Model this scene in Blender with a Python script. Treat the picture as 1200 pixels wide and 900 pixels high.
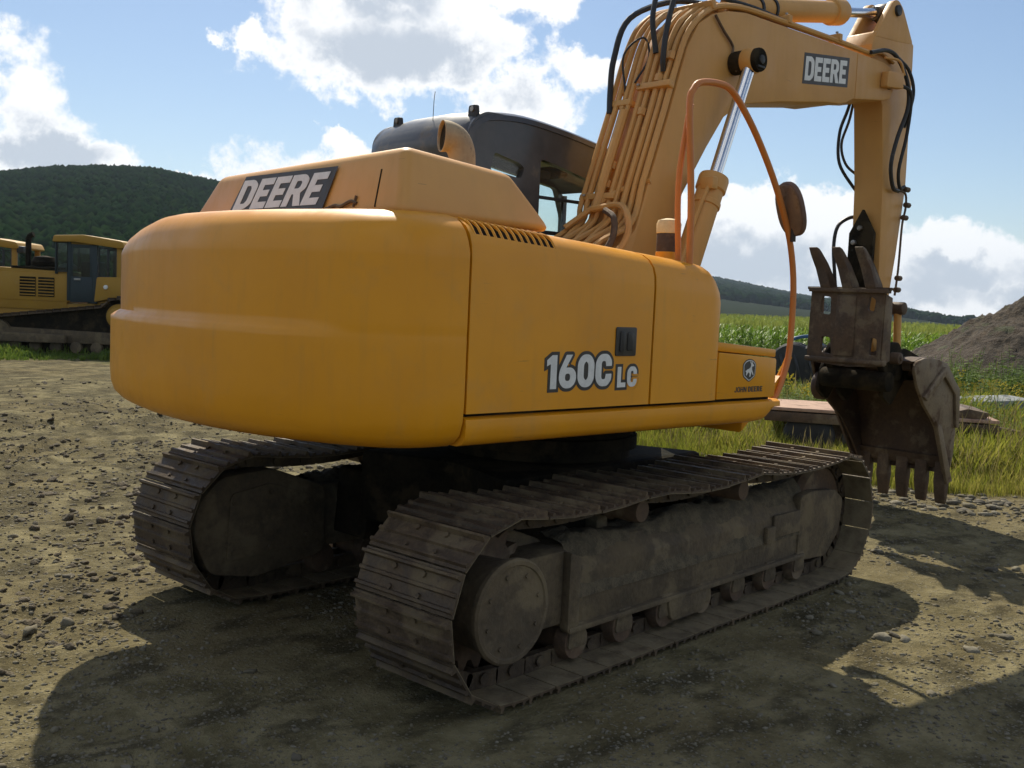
import bpy, bmesh, math, random
import numpy as np
from mathutils import Vector, Matrix
random.seed(7); RNG = np.random.default_rng(7)
for o in list(bpy.data.objects): bpy.data.objects.remove(o)
SC = bpy.context.scene
COL = SC.collection
R_ = math.radians

# ------------------------------------------------------------------ camera
CR = Vector((0.67721162, -0.73446564, 0.04409825))
CU = Vector((0.02939893, 0.0868953, 0.99578357))
CD = Vector((0.73520074, 0.67305976, -0.08043901))
CP = Vector((-4.78557575, -4.13072574, 1.7563109))
FPX = 1201.8
cam = bpy.data.cameras.new('camera'); camo = bpy.data.objects.new('camera', cam); COL.objects.link(camo)
m = Matrix(((CR.x, CU.x, -CD.x), (CR.y, CU.y, -CD.y), (CR.z, CU.z, -CD.z))).to_4x4(); m.translation = CP
camo.matrix_world = m
cam.sensor_width = 36; cam.lens = 36*FPX/1200; cam.clip_start = .05; cam.clip_end = 20000
SC.camera = camo
SC.view_settings.view_transform = 'Standard'; SC.view_settings.look = 'None'
SC.view_settings.gamma = 1; SC.view_settings.exposure = 0.25
SC.render.resolution_x = 1024; SC.render.resolution_y = 768

# ------------------------------------------------------------------ sun and sky
SUN_DIR = Vector((0.55, 0.76, 1.0)).normalized()
sl = bpy.data.lights.new('sun', 'SUN'); sl.energy = 5.0; sl.angle = R_(0.53); sl.color = (1, .92, .76)
so = bpy.data.objects.new('sun', sl); COL.objects.link(so)
so.rotation_euler = SUN_DIR.to_track_quat('Z', 'Y').to_euler(); so.location = (0, 0, 30)

def azel(px, py):
    d = CD + CR*((px-600)/FPX) - CU*((py-450)/FPX)
    return math.atan2(d.y, d.x), math.atan2(d.z, math.hypot(d.x, d.y))

class NT:
    def __init__(s, tree): s.t = tree; s.t.nodes.clear()
    def n(s, typ, **kw):
        nd = s.t.nodes.new(typ)
        for k, v in kw.items():
            if k in ('inp',):
                for i, x in v.items():
                    if isinstance(x, bpy.types.NodeSocket): s.t.links.new(x, nd.inputs[i])
                    else: nd.inputs[i].default_value = x
            else: setattr(nd, k, v)
        return nd
    def math(s, op, a, b=None, c=None, clamp=False):
        nd = s.n('ShaderNodeMath', operation=op, use_clamp=clamp)
        for i, x in enumerate((a, b, c)):
            if x is None: continue
            if isinstance(x, (int, float)): nd.inputs[i].default_value = x
            else: s.t.links.new(x, nd.inputs[i])
        return nd.outputs[0]
    def mix(s, f, a, b, blend='MIX'):
        nd = s.n('ShaderNodeMix', data_type='RGBA', blend_type=blend)
        for i, x in ((0, f), (6, a), (7, b)):
            if isinstance(x, bpy.types.NodeSocket): s.t.links.new(x, nd.inputs[i])
            elif isinstance(x, (int, float)): nd.inputs[i].default_value = x
            else: nd.inputs[i].default_value = (*x, 1)
        return nd.outputs[2]
    def ramp(s, f, lo, hi, a=0., b=1., smooth=True):
        nd = s.n('ShaderNodeMapRange', interpolation_type='SMOOTHSTEP' if smooth else 'LINEAR')
        nd.inputs[1].default_value = lo; nd.inputs[2].default_value = hi
        nd.inputs[3].default_value = a; nd.inputs[4].default_value = b
        s.t.links.new(f, nd.inputs[0]); return nd.outputs[0]
    def noise(s, vec, scale, detail=4, rough=.55, lac=2., dist=0.):
        nd = s.n('ShaderNodeTexNoise'); nd.inputs['Scale'].default_value = scale
        nd.inputs['Detail'].default_value = detail; nd.inputs['Roughness'].default_value = rough
        nd.inputs['Lacunarity'].default_value = lac; nd.inputs['Distortion'].default_value = dist
        if vec is not None: s.t.links.new(vec, nd.inputs['Vector'])
        return nd.outputs[0]

W = bpy.data.worlds.new("World"); SC.world = W; W.use_nodes = True
def build_world():
    t = NT(W.node_tree)
    out = t.n('ShaderNodeOutputWorld')
    sky = t.n('ShaderNodeTexSky', sky_type='NISHITA', sun_disc=False)
    sky.sun_elevation = math.asin(SUN_DIR.z); sky.sun_rotation = math.atan2(SUN_DIR.x, SUN_DIR.y)
    sky.air_density = 1.0; sky.dust_density = .35; sky.ozone_density = 2.6
    bg = t.n('ShaderNodeBackground'); bg.inputs[1].default_value = 0.088
    t.t.links.new(sky.outputs[0], bg.inputs[0])
    co = t.n('ShaderNodeTexCoord').outputs['Generated']
    sp = t.n('ShaderNodeSeparateXYZ', inp={0: co})
    az = t.math('ARCTAN2', sp.outputs[1], sp.outputs[0])
    el = t.math('ARCSINE', sp.outputs[2])
    # warp so that outlines billow
    az = t.math('ADD', az, t.math('MULTIPLY', t.math('SUBTRACT', t.noise(co, 21., 5, .6), .5), .10))
    el = t.math('ADD', el, t.math('MULTIPLY', t.math('SUBTRACT', t.noise(co, 27., 5, .6), .5), .06))
    nz1 = t.noise(co, 12., 8, .60); nz2 = t.noise(co, 40., 6, .65)
    # clouds of this sky: centre and half sizes as angles
    blobs = [(495, 58, 118, 50), (400, 12, 62, 52), (610, 120, 62, 22), (520, -50, 170, 50),
             (15, 140, 62, 48), (70, 185, 95, 24), (170, 212, 70, 12),
             (290, 188, 52, 26), (412, 172, 18, 9), (289, 35, 15, 12), (700, 86, 36, 16),
             (900, 275, 120, 46), (870, 320, 130, 40), (1120, 322, 110, 46), (1220, 345, 150, 50), (1010, 340, 150, 30), (330, 205, 60, 20)]
    F = None
    for (px, py, rx, ry) in blobs:
        small = rx < 64
        a0, e0 = azel(px, py); rx *= (1.45 if small else 1.22)/FPX; ry *= (1.6 if small else 1.3)/FPX
        da = t.math('DIVIDE', t.math('SUBTRACT', az, a0), rx/max(.3, math.cos(e0)))
        de = t.math('DIVIDE', t.math('SUBTRACT', el, e0), ry)
        v = t.math('SUBTRACT', 1., t.math('ADD', t.math('MULTIPLY', da, da), t.math('MULTIPLY', de, de)))
        if small: v = t.math('MULTIPLY', v, .5)
        F = v if F is None else t.math('SMOOTH_MAX', F, v, .25)
    # scattered cumulus in the rest of the sky
    gen = t.noise(co, 3.1, 4, .5)
    a1, _ = azel(600, 200)
    away = t.ramp(t.math('ABSOLUTE', t.math('SUBTRACT', az, a1)), .50, .75)
    up = t.ramp(el, .42, .60)
    g = t.math('MULTIPLY', t.math('SUBTRACT', gen, .53), 6.)
    g = t.math('SUBTRACT', g, t.math('MULTIPLY', t.math('SUBTRACT', 1., t.math('MAXIMUM', away, up)), 6.))
    F = t.math('MAXIMUM', F, g)
    F = t.math('MAXIMUM', F, -2.)
    Fn = t.math('ADD', F, t.math('MULTIPLY', t.math('SUBTRACT', nz1, .5), 3.0))
    Fn = t.math('ADD', Fn, t.math('MULTIPLY', t.math('SUBTRACT', nz2, .5), .9))
    alpha = t.ramp(Fn, .0, .42)
    G = None      # shaded bellies of the thicker clouds
    for (px, py, rx, ry) in [(500, 78, 150, 48), (540, 100, 110, 40), (430, -5, 90, 34), (30, 165, 80, 34), (0, 140, 40, 30), (285, 200, 45, 18), (880, 300, 110, 30), (1040, 335, 130, 24), (1130, 318, 80, 18), (1200, 350, 70, 18)]:
        a0, e0 = azel(px, py); rx *= 1.15/FPX; ry *= 1.15/FPX
        da = t.math('DIVIDE', t.math('SUBTRACT', az, a0), rx/max(.3, math.cos(e0))); de = t.math('DIVIDE', t.math('SUBTRACT', el, e0), ry)
        v = t.math('SUBTRACT', 1., t.math('ADD', t.math('MULTIPLY', da, da), t.math('MULTIPLY', de, de)))
        G = v if G is None else t.math('MAXIMUM', G, v)
    G = t.math('MAXIMUM', G, t.math('SUBTRACT', g, .6)); G = t.math('MAXIMUM', G, -2.)
    nz3 = t.noise(co, 17., 5, .55)
    thick = t.math('MULTIPLY', t.ramp(t.math('ADD', G, t.math('MULTIPLY', t.math('SUBTRACT', nz3, .5), 2.6)), -.1, .9), t.ramp(Fn, .30, .9))
    ccol = t.mix(thick, (1.0, 1.0, 1.0), (.52, .575, .65))
    bgc = t.n('ShaderNodeBackground'); t.t.links.new(ccol, bgc.inputs[0]); bgc.inputs[1].default_value = .97
    # thin haze veil near horizon belongs to the sky in view
    mx = t.n('ShaderNodeMixShader')
    t.t.links.new(t.math('MULTIPLY', alpha, .96), mx.inputs[0]); t.t.links.new(bg.outputs[0], mx.inputs[1]); t.t.links.new(bgc.outputs[0], mx.inputs[2])
    t.t.links.new(mx.outputs[0], out.inputs[0])
build_world()

# ------------------------------------------------------------------ materials
MATS = {}
def pmat(name, fn):
    mt = bpy.data.materials.new(name); mt.use_nodes = True
    t = NT(mt.node_tree); out = t.n('ShaderNodeOutputMaterial'); b = t.n('ShaderNodeBsdfPrincipled')
    t.t.links.new(b.outputs[0], out.inputs[0]); fn(t, b, out); MATS[name] = mt; return mt
def setc(t, b, c, i='Base Color'):
    if isinstance(c, bpy.types.NodeSocket): t.t.links.new(c, b.inputs[i])
    elif isinstance(c, (int, float)): b.inputs[i].default_value = c
    else: b.inputs[i].default_value = (*c, 1)
def bump(t, b, h, strength=.3, dist=.01):
    bp = t.n('ShaderNodeBump'); bp.inputs['Strength'].default_value = strength; bp.inputs['Distance'].default_value = dist
    t.t.links.new(h, bp.inputs['Height']); t.t.links.new(bp.outputs[0], b.inputs['Normal'])
def simple(name, c1, c2, scale=6, rough=(.5, .8), metal=0., bs=.2, bd=.005, dirt=None, dirt_amt=.0, dirt_scale=3., coat=0.):
    def fn(t, b, out):
        co = t.n('ShaderNodeTexCoord').outputs['Object']
        n1 = t.noise(co, scale, 6, .6); n2 = t.noise(co, scale*7, 4, .6)
        f = t.ramp(t.math('ADD', t.math('MULTIPLY', n1, .7), t.math('MULTIPLY', n2, .3)), .35, .65)
        c = t.mix(f, c1, c2)
        if dirt:
            dn = t.noise(co, dirt_scale, 8, .65)
            d = t.ramp(dn, .62-dirt_amt*.35, .72-dirt_amt*.25)
            c = t.mix(t.math('MULTIPLY', d, .85), c, dirt)
            setc(t, b, t.math('MAXIMUM', t.ramp(n1, .3, .7, *rough), t.math('MULTIPLY', d, .85)), 'Roughness')
        else: setc(t, b, t.ramp(n1, .3, .7, *rough), 'Roughness')
        setc(t, b, c); b.inputs['Metallic'].default_value = metal; b.inputs['Coat Weight'].default_value = coat
        if coat: b.inputs['Coat Roughness'].default_value = .12
        if bs: bump(t, b, t.math('ADD', n1, t.math('MULTIPLY', n2, .5)), bs, bd)
    return pmat(name, fn)

def yellow(name, base, scuff, amt, rough=(.26, .42), coat=.35):
    def fn(t, b, out):
        co = t.n('ShaderNodeTexCoord').outputs['Object']
        n1 = t.noise(co, 1.6, 4, .55); n2 = t.noise(co, 38, 5, .7); n3 = t.noise(co, 5.5, 7, .65)
        mp = t.n('ShaderNodeMapping'); mp.inputs['Scale'].default_value = (9, 9, 1.1); t.t.links.new(co, mp.inputs[0])
        st = t.noise(mp.outputs[0], 2.0, 5, .6)
        c = t.mix(t.ramp(n1, .3, .7), base, tuple(x*y for x, y in zip(base, (.90, .88, .95))))
        c = t.mix(t.math('MULTIPLY', t.ramp(st, .5, .78), .15), c, (.34, .22, .08))           # rain-streaked dust
        dust = t.math('MULTIPLY', t.ramp(n3, .50, .75), .14)
        c = t.mix(dust, c, (.36, .27, .15))
        pits = t.ramp(n2, .70, .74); scuf = t.ramp(t.noise(co, 2.3, 8, .7), .64-amt, .68-amt)
        c = t.mix(t.math('MULTIPLY', t.math('MULTIPLY', pits, scuf), .8), c, scuff)
        mp2 = t.n('ShaderNodeMapping'); mp2.inputs['Scale'].default_value = (2.2, 2.2, 30); mp2.inputs['Rotation'].default_value = (.08, .05, .3); t.t.links.new(co, mp2.inputs[0])
        scr = t.math('MULTIPLY', t.ramp(t.noise(mp2.outputs[0], 3., 3, .5), .70, .72), t.ramp(t.noise(co, 1.1, 3, .5), .5, .62))
        c = t.mix(t.math('MULTIPLY', scr, .35), c, (.16, .09, .04))
        px_ = t.n('ShaderNodeSeparateXYZ', inp={0: co})
        wn = t.math('MULTIPLY', t.math('SUBTRACT', t.noise(co, 3.5, 7, .65), .5), 1.1)
        wm = t.math('MULTIPLY', t.ramp(t.math('ADD', px_.outputs[1], wn), .45, 1.25), t.ramp(px_.outputs[0], -1.7, -2.0))
        wm = t.math('MULTIPLY', wm, t.ramp(px_.outputs[2], 1.58, 1.66))
        c = t.mix(t.math('MULTIPLY', wm, .55), c, (.42, .24, .17))
        setc(t, b, c); setc(t, b, t.ramp(t.math('ADD', t.math('MULTIPLY', n3, .6), t.math('MULTIPLY', st, .4)), .35, .65, *rough), 'Roughness')
        b.inputs['Coat Weight'].default_value = coat; b.inputs['Coat Roughness'].default_value = .22; b.inputs['Specular IOR Level'].default_value = .40
        n5 = t.noise(co, 2.6, 3, .5)
        bump(t, b, t.math('ADD', t.math('ADD', t.math('MULTIPLY', n1, 1.), t.math('MULTIPLY', n2, .03)), t.math('MULTIPLY', n5, .7)), .16, .02)
    return pmat(name, fn)
YEL = yellow('yellow_paint', (.74, .31, .006), (.12, .05, .02), .02, (.36, .52), .10)
YELB = yellow('yellow_paint_boom', (.60, .315, .085), (.12, .05, .02), .06, (.45, .65), .05)
YELH = yellow('yellow_paint_hood', (.68, .345, .085), (.12, .05, .02), .03, (.4, .58), .12)
ORG = yellow('orange_rail_paint', (.58, .20, .04), (.14, .05, .02), .08, (.4, .6), .1)
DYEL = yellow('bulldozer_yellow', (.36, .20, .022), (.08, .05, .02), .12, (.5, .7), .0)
RUST = simple('rusty_steel', (.065, .040, .024), (.13, .082, .048), 7, (.6, .85), .2, .5, .01, (.20, .15, .09), .35)
TRK = simple('muddy_track_steel', (.052, .034, .019), (.110, .074, .041), 9, (.55, .9), .15, .7, .012, (.15, .112, .062), .4, 4.5)
FRM = simple('muddy_frame', (.064, .046, .026), (.125, .092, .052), 5, (.75, .95), 0., .8, .015, (.17, .128, .070), .4, 3.5)
MUD = simple('dried_mud', (.06, .048, .028), (.15, .118, .072), 14, (.85, 1.), 0., 1., .02)
BLK = simple('black_rubber', (.012, .012, .013), (.03, .03, .03), 20, (.45, .7), 0., .15, .003, (.10, .085, .06), .1)
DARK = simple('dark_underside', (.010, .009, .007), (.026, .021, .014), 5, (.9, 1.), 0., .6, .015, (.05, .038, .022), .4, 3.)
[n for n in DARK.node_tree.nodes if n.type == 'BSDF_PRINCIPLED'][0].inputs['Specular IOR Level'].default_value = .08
CAB = simple('cab_charcoal_paint', (.035, .038, .042), (.06, .062, .064), 3, (.28, .45), 0., .06, .004, (.15, .13, .10), .08, 3., .3)
CHR = simple('chrome_rod', (.62, .64, .66), (.72, .73, .75), 3, (.12, .2), 1., 0)
GALV = simple('worn_steel', (.25, .24, .22), (.4, .38, .35), 12, (.35, .6), .8, .2, .003, (.12, .09, .06), .3)
WHT = simple('decal_white', (.62, .62, .60), (.74, .74, .72), 20, (.35, .5), 0., 0, 0)
DBK = simple('decal_black', (.025, .023, .022), (.05, .045, .04), 30, (.4, .6), 0., 0, 0)
CRM = simple('cream_cap', (.62, .50, .26), (.72, .6, .34), 20, (.5, .7), 0., .1, .003)
BUK = simple('bucket_steel', (.048, .026, .015), (.095, .058, .034), 5, (.55, .8), .25, .5, .01, (.17, .13, .085), .25, 4.)
BUKLIT = simple('bucket_lit_side', (.14, .10, .06), (.23, .175, .11), 7, (.5, .75), .25, .5, .008, (.10, .06, .035), .3, 6.)  # paler bucket steel, skylight on the right side painted into the colour
WOOD = simple('weathered_plank', (.34, .20, .14), (.46, .31, .22), 8, (.75, .9), 0., .5, .006, (.2, .12, .08), .3, 5.)
TEAL = simple('dark_teal_paint', (.012, .022, .026), (.022, .036, .040), 6, (.5, .7), 0., .1, .004)
BLUE = simple('faded_blue_paint', (.02, .07, .16), (.05, .13, .24), 6, (.4, .6), 0., .1, .004, (.1, .08, .06), .3)
STONE = simple('pebble_stone', (.13, .12, .10), (.30, .275, .23), 4, (.75, .95), 0., .4, .004)
CONC = simple('pale_concrete', (.16, .17, .165), (.25, .26, .25), 5, (.8, .95), 0., .4, .01)
MIRB = simple('mirror_back', (.10, .055, .035), (.16, .09, .06), 10, (.5, .7), 0., .1, .003)
MUF = simple('exhaust_tan', (.30, .21, .12), (.40, .30, .18), 8, (.6, .8), .0, .3, .005, (.10, .07, .05), .2, 9.)
PURP = simple('dull_reflector', (.16, .07, .06), (.26, .13, .09), 8, (.3, .5), 0., .1, .003)
GRN = simple('dark_louvre', (.02, .015, .01), (.035, .028, .02), 10, (.8, .9), 0., 0)
def glassfn(tint, rough=.02, mixv=.0):
    def fn(t, b, out):
        tr = t.n('ShaderNodeBsdfTransparent'); tr.inputs[0].default_value = (*tint, 1)
        gl = t.n('ShaderNodeBsdfGlossy'); gl.inputs['Roughness'].default_value = rough
        lw = t.n('ShaderNodeLayerWeight'); lw.inputs[0].default_value = .5; fr = t.n('ShaderNodeMath', operation='MULTIPLY_ADD'); t.t.links.new(t.math('POWER', lw.outputs['Facing'], 4.), fr.inputs[0]); fr.inputs[1].default_value = .35; fr.inputs[2].default_value = .03
        df = t.n('ShaderNodeBsdfDiffuse'); df.inputs[0].default_value = (.35, .33, .28, 1)
        co = t.n('ShaderNodeTexCoord').outputs['Object']
        m1 = t.n('ShaderNodeMixShader'); t.t.links.new(fr.outputs[0], m1.inputs[0]); t.t.links.new(tr.outputs[0], m1.inputs[1]); t.t.links.new(gl.outputs[0], m1.inputs[2])
        m2 = t.n('ShaderNodeMixShader'); t.t.links.new(t.ramp(t.noise(co, 4, 5), .3, .8, .01, .06), m2.inputs[0]); t.t.links.new(m1.outputs[0], m2.inputs[1]); t.t.links.new(df.outputs[0], m2.inputs[2])
        t.t.links.new(m2.outputs[0], out.inputs[0])
    return fn
GLS = pmat('dusty_cab_glass', glassfn((.94, .975, .965)))
DGL = pmat('dozer_glass', glassfn((.55, .66, .66)))
def mirfn(t, b, out): b.inputs['Metallic'].default_value = 1; b.inputs['Base Color'].default_value = (.7, .7, .7, 1); b.inputs['Roughness'].default_value = .08
MIRF = simple('mirror_reflected_brown', (.16, .105, .07), (.22, .15, .10), 6, (.25, .4), 0., .05, .002)  # reflection of the ground painted in as a dull brown
MIR = pmat('mirror_glass', mirfn)
def leafmat(name, cols, trans=.35, rough=.6, nscale=.15):
    def fn(t, b, out):
        g = t.n('ShaderNodeNewGeometry'); ri = g.outputs['Random Per Island']
        n = t.noise(g.outputs['Position'], nscale, 3, .6)
        f = t.math('ADD', t.math('MULTIPLY', ri, .55), t.math('MULTIPLY', t.ramp(n, .3, .7), .45))
        cr = t.n('ShaderNodeValToRGB'); t.t.links.new(f, cr.inputs[0])
        e = cr.color_ramp.elements
        while len(e) < len(cols): e.new(.5)
        for i, c in enumerate(cols): e[i].position = i/(len(cols)-1); e[i].color = (*c, 1)
        setc(t, b, cr.outputs[0]); b.inputs['Roughness'].default_value = rough
        b.inputs['Specular IOR Level'].default_value = .25
        tl = t.n('ShaderNodeBsdfTranslucent'); t.t.links.new(cr.outputs[0], tl.inputs[0])
        mx = t.n('ShaderNodeMixShader'); mx.inputs[0].default_value = trans
        t.t.links.new(b.outputs[0], mx.inputs[1]); t.t.links.new(tl.outputs[0], mx.inputs[2]); t.t.links.new(mx.outputs[0], out.inputs[0])
    return pmat(name, fn)
GRASS = leafmat('grass_blades', [(.13, .16, .02), (.22, .25, .03), (.31, .30, .05), (.38, .32, .10)], .45, .6, .5)
WEED = leafmat('weed_leaves', [(.06, .10, .015), (.10, .16, .025), (.17, .20, .03)], .4, .6, .6)
FLOW = leafmat('goldenrod_flower', [(.34, .28, .03), (.42, .34, .05)], .3)
CORN = leafmat('corn_leaves', [(.09, .18, .015), (.16, .27, .02), (.24, .34, .04)], .45, .5, .3)
TASS = leafmat('corn_tassel', [(.26, .30, .05), (.36, .38, .10)], .4)
TREE = leafmat('forest_canopy', [(.003, .010, .004), (.006, .016, .005), (.009, .022, .007), (.015, .026, .009)], 0., .9, .02)
[n for n in TREE.node_tree.nodes if n.type == 'BSDF_PRINCIPLED'][0].inputs['Specular IOR Level'].default_value = 0.

# ------------------------------------------------------------------ helpers
def link(o, parent=None):
    COL.objects.link(o)
    if parent is not None: o.parent = parent
    return o
def tag(o, label=None, cat=None, group=None, kind=None):
    if label: o['label'] = label
    if cat: o['category'] = cat
    if group: o['group'] = group
    if kind: o['kind'] = kind
    return o
def empty(name, loc=(0, 0, 0), rz=0, **kw):
    o = bpy.data.objects.new(name, None); link(o); o.location = loc; o.rotation_euler = (0, 0, rz)
    o.empty_display_size = .3; return tag(o, **kw)
def finish(bm, bevel=0., seg=2, angle=30):
    if bevel:
        bm.normal_update()
        es = [e for e in bm.edges if len(e.link_faces) == 2 and e.calc_face_angle(0) > R_(angle)]
        bmesh.ops.bevel(bm, geom=es, offset=bevel, segments=seg, affect='EDGES', profile=.5, clamp_overlap=True)
def obj(name, bm, mat, parent=None, bevel=0., seg=2, rz=None, smooth=35, angle=30, recalc=True):
    finish(bm, bevel, seg, angle)
    if recalc: bmesh.ops.recalc_face_normals(bm, faces=bm.faces)
    me = bpy.data.meshes.new(name); bm.to_mesh(me); bm.free()
    me.materials.append(mat)
    if smooth:
        me.polygons.foreach_set('use_smooth', [True]*len(me.polygons)); me.set_sharp_from_angle(angle=R_(smooth))
    o = bpy.data.objects.new(name, me); link(o, parent)
    if rz is not None: o.rotation_euler = (0, 0, rz)
    return o
def B(): return bmesh.new()
def box(bm, x0, x1, y0, y1, z0, z1, M=None):
    vs = [bm.verts.new((x, y, z)) for x in (x0, x1) for y in (y0, y1) for z in (z0, z1)]
    for f in ((0, 1, 3, 2), (4, 6, 7, 5), (0, 4, 5, 1), (2, 3, 7, 6), (0, 2, 6, 4), (1, 5, 7, 3)): bm.faces.new([vs[i] for i in f])
    if M is not None: bmesh.ops.transform(bm, matrix=M, verts=vs)
    return bm
def prism(bm, pts, axis, a, b, M=None):
    """polygon pts (2D) in the plane normal to axis, extruded from a to b"""
    def mk(p, t):
        if axis == 'Y': return (p[0], t, p[1])
        if axis == 'X': return (t, p[0], p[1])
        return (p[0], p[1], t)
    A = [bm.verts.new(mk(p, a)) for p in pts]; Bv = [bm.verts.new(mk(p, b)) for p in pts]
    n = len(pts); bm.faces.new(A); bm.faces.new(Bv[::-1])
    for i in range(n): bm.faces.new((A[i], Bv[i], Bv[(i+1) % n], A[(i+1) % n]))
    if M is not None: bmesh.ops.transform(bm, matrix=M, verts=A+Bv)
    return bm
def cyl(bm, c, r, h, axis='Y', n=24, r2=None, cap=True):
    """cylinder from c along axis by h"""
    r2 = r if r2 is None else r2
    ax = {'X': Vector((1, 0, 0)), 'Y': Vector((0, 1, 0)), 'Z': Vector((0, 0, 1))}[axis] if isinstance(axis, str) else Vector(axis).normalized()
    q = ax.to_track_quat('Z', 'Y'); c = Vector(c)
    A = []; Bv = []
    for i in range(n):
        t = 2*math.pi*i/n; d = q @ Vector((math.cos(t), math.sin(t), 0))
        A.append(bm.verts.new(c+d*r)); Bv.append(bm.verts.new(c+ax*h+d*r2))
    for i in range(n): bm.faces.new((A[i], A[(i+1) % n], Bv[(i+1) % n], Bv[i]))
    if cap: bm.faces.new(A[::-1]); bm.faces.new(Bv)
    return bm
def between(bm, p, q, r, n=16, r2=None):
    p = Vector(p); q = Vector(q); return cyl(bm, p, r, (q-p).length, (q-p), n, r2)
def lathe(bm, prof, c, axis='Z', n=28, cap=True):
    ax = {'X': Vector((1, 0, 0)), 'Y': Vector((0, 1, 0)), 'Z': Vector((0, 0, 1))}[axis] if isinstance(axis, str) else Vector(axis).normalized()
    q = ax.to_track_quat('Z', 'Y'); c = Vector(c); rings = []
    for r, h in prof:
        rings.append([bm.verts.new(c+ax*h+(q @ Vector((math.cos(2*math.pi*i/n), math.sin(2*math.pi*i/n), 0)))*r) for i in range(n)])
    for a, b in zip(rings, rings[1:]):
        for i in range(n): bm.faces.new((a[i], a[(i+1) % n], b[(i+1) % n], b[i]))
    if cap: bm.faces.new(rings[0][::-1]); bm.faces.new(rings[-1])
    return bm
def catmull(P, k=6):
    P = [Vector(p) for p in P]; Q = [P[0]*2-P[1]]+P+[P[-1]*2-P[-2]]; out = []
    for i in range(1, len(Q)-2):
        for j in range(k):
            t = j/k; a, b, c, d = Q[i-1], Q[i], Q[i+1], Q[i+2]
            out.append(.5*((2*b)+(c-a)*t+(2*a-5*b+4*c-d)*t*t+(3*b-a-3*c+d)*t**3))
    out.append(P[-1]); return out
def tube(bm, P, r, n=8, k=6, smooth=True, cap=True):
    pts = catmull(P, k) if smooth and len(P) > 2 else [Vector(p) for p in P]
    rings = []; prev = None
    for i, p in enumerate(pts):
        d = (pts[min(i+1, len(pts)-1)]-pts[max(i-1, 0)]).normalized()
        if prev is None: u = d.orthogonal().normalized()
        else: u = (prev-d*prev.dot(d)).normalized()
        prev = u; v = d.cross(u); rr = r(i/(len(pts)-1)) if callable(r) else r
        rings.append([bm.verts.new(p+u*rr*math.cos(2*math.pi*j/n)+v*rr*math.sin(2*math.pi*j/n)) for j in range(n)])
    for a, b in zip(rings, rings[1:]):
        for j in range(n): bm.faces.new((a[j], a[(j+1) % n], b[(j+1) % n], b[j]))
    if cap: bm.faces.new(rings[0][::-1]); bm.faces.new(rings[-1])
    return bm
def round_poly(pts, r, k=5):
    out = []; n = len(pts)
    for i, p in enumerate(pts):
        rr = r[i] if isinstance(r, (list, tuple)) else r
        p = Vector(p[:2]); a = Vector(pts[i-1][:2])-p; b = Vector(pts[(i+1) % n][:2])-p
        if rr <= 0: out.append(tuple(p)); continue
        rr = min(rr, a.length*.49, b.length*.49); s = p+a.normalized()*rr; e = p+b.normalized()*rr
        for j in range(k+1):
            t = j/k; out.append(tuple(s*(1-t)**2+p*2*t*(1-t)+e*t*t))
    return out
def slab2d(name, loops, mat, parent, O, U, V, N, depth=.0015, lift=.002):
    """flat lettering or plate: closed loops in u,v (holes allowed), laid at O + u*U + v*V, lifted along N"""
    cu = bpy.data.curves.new(name, 'CURVE'); cu.dimensions = '2D'; cu.fill_mode = 'BOTH'; cu.extrude = depth/2
    for lp in loops:
        s = cu.splines.new('POLY'); s.points.add(len(lp)-1)
        for i, p in enumerate(lp): s.points[i].co = (p[0], p[1], 0, 1)
        s.use_cyclic_u = True
    tmp = bpy.data.objects.new(name, cu); me = bpy.data.meshes.new_from_object(tmp); bpy.data.objects.remove(tmp); me.name = name
    O, U, V, N = Vector(O), Vector(U), Vector(V), Vector(N).normalized()
    for v in me.vertices: v.co = O+U*v.co.x+V*v.co.y+N*(v.co.z+lift)
    me.materials.clear(); me.materials.append(mat)
    o = bpy.data.objects.new(name, me); link(o, parent); return o
def scatter(name, T, F, pos, rot, scl, mat, parent=None, tilt=None, aniso=None, fmat=None, mats=None):
    """one mesh of many turned and scaled copies of template T,F (faces all same size lists)"""
    T = np.asarray(T, float); N = len(pos); nv = len(T)
    c, s = np.cos(rot), np.sin(rot)
    X = T[None, :, :]*(scl[:, None, None] if aniso is None else (scl[:, None]*aniso)[:, None, :])
    if tilt is not None:
        ct, st = np.cos(tilt)[:, None], np.sin(tilt)[:, None]
        y = X[..., 1]*ct-X[..., 2]*st; z = X[..., 1]*st+X[..., 2]*ct
        X = np.stack([X[..., 0], y, z], -1)
    V = np.stack([X[..., 0]*c[:, None]-X[..., 1]*s[:, None], X[..., 0]*s[:, None]+X[..., 1]*c[:, None], X[..., 2]], -1)+pos[:, None, :]
    V = V.reshape(-1, 3)
    sizes = np.array([len(f) for f in F]); flat = np.concatenate([np.array(f) for f in F])
    me = bpy.data.meshes.new(name); me.vertices.add(len(V)); me.vertices.foreach_set('co', V.ravel())
    li = (flat[None, :]+np.arange(N)[:, None]*nv).ravel(); me.loops.add(len(li)); me.loops.foreach_set('vertex_index', li.astype(np.int32))
    st_ = np.concatenate([[0], np.cumsum(sizes)[:-1]]); L = sizes.sum()
    ps = (st_[None, :]+np.arange(N)[:, None]*L).ravel(); me.polygons.add(len(ps)); me.polygons.foreach_set('loop_start', ps.astype(np.int32))
    if fmat is not None: me.polygons.foreach_set('material_index', np.tile(np.array(fmat, np.int32), N))
    me.update(calc_edges=True); me.validate()
    for mm in (mats or [mat]): me.materials.append(mm)
    o = bpy.data.objects.new(name, me); link(o, parent); return o
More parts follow.
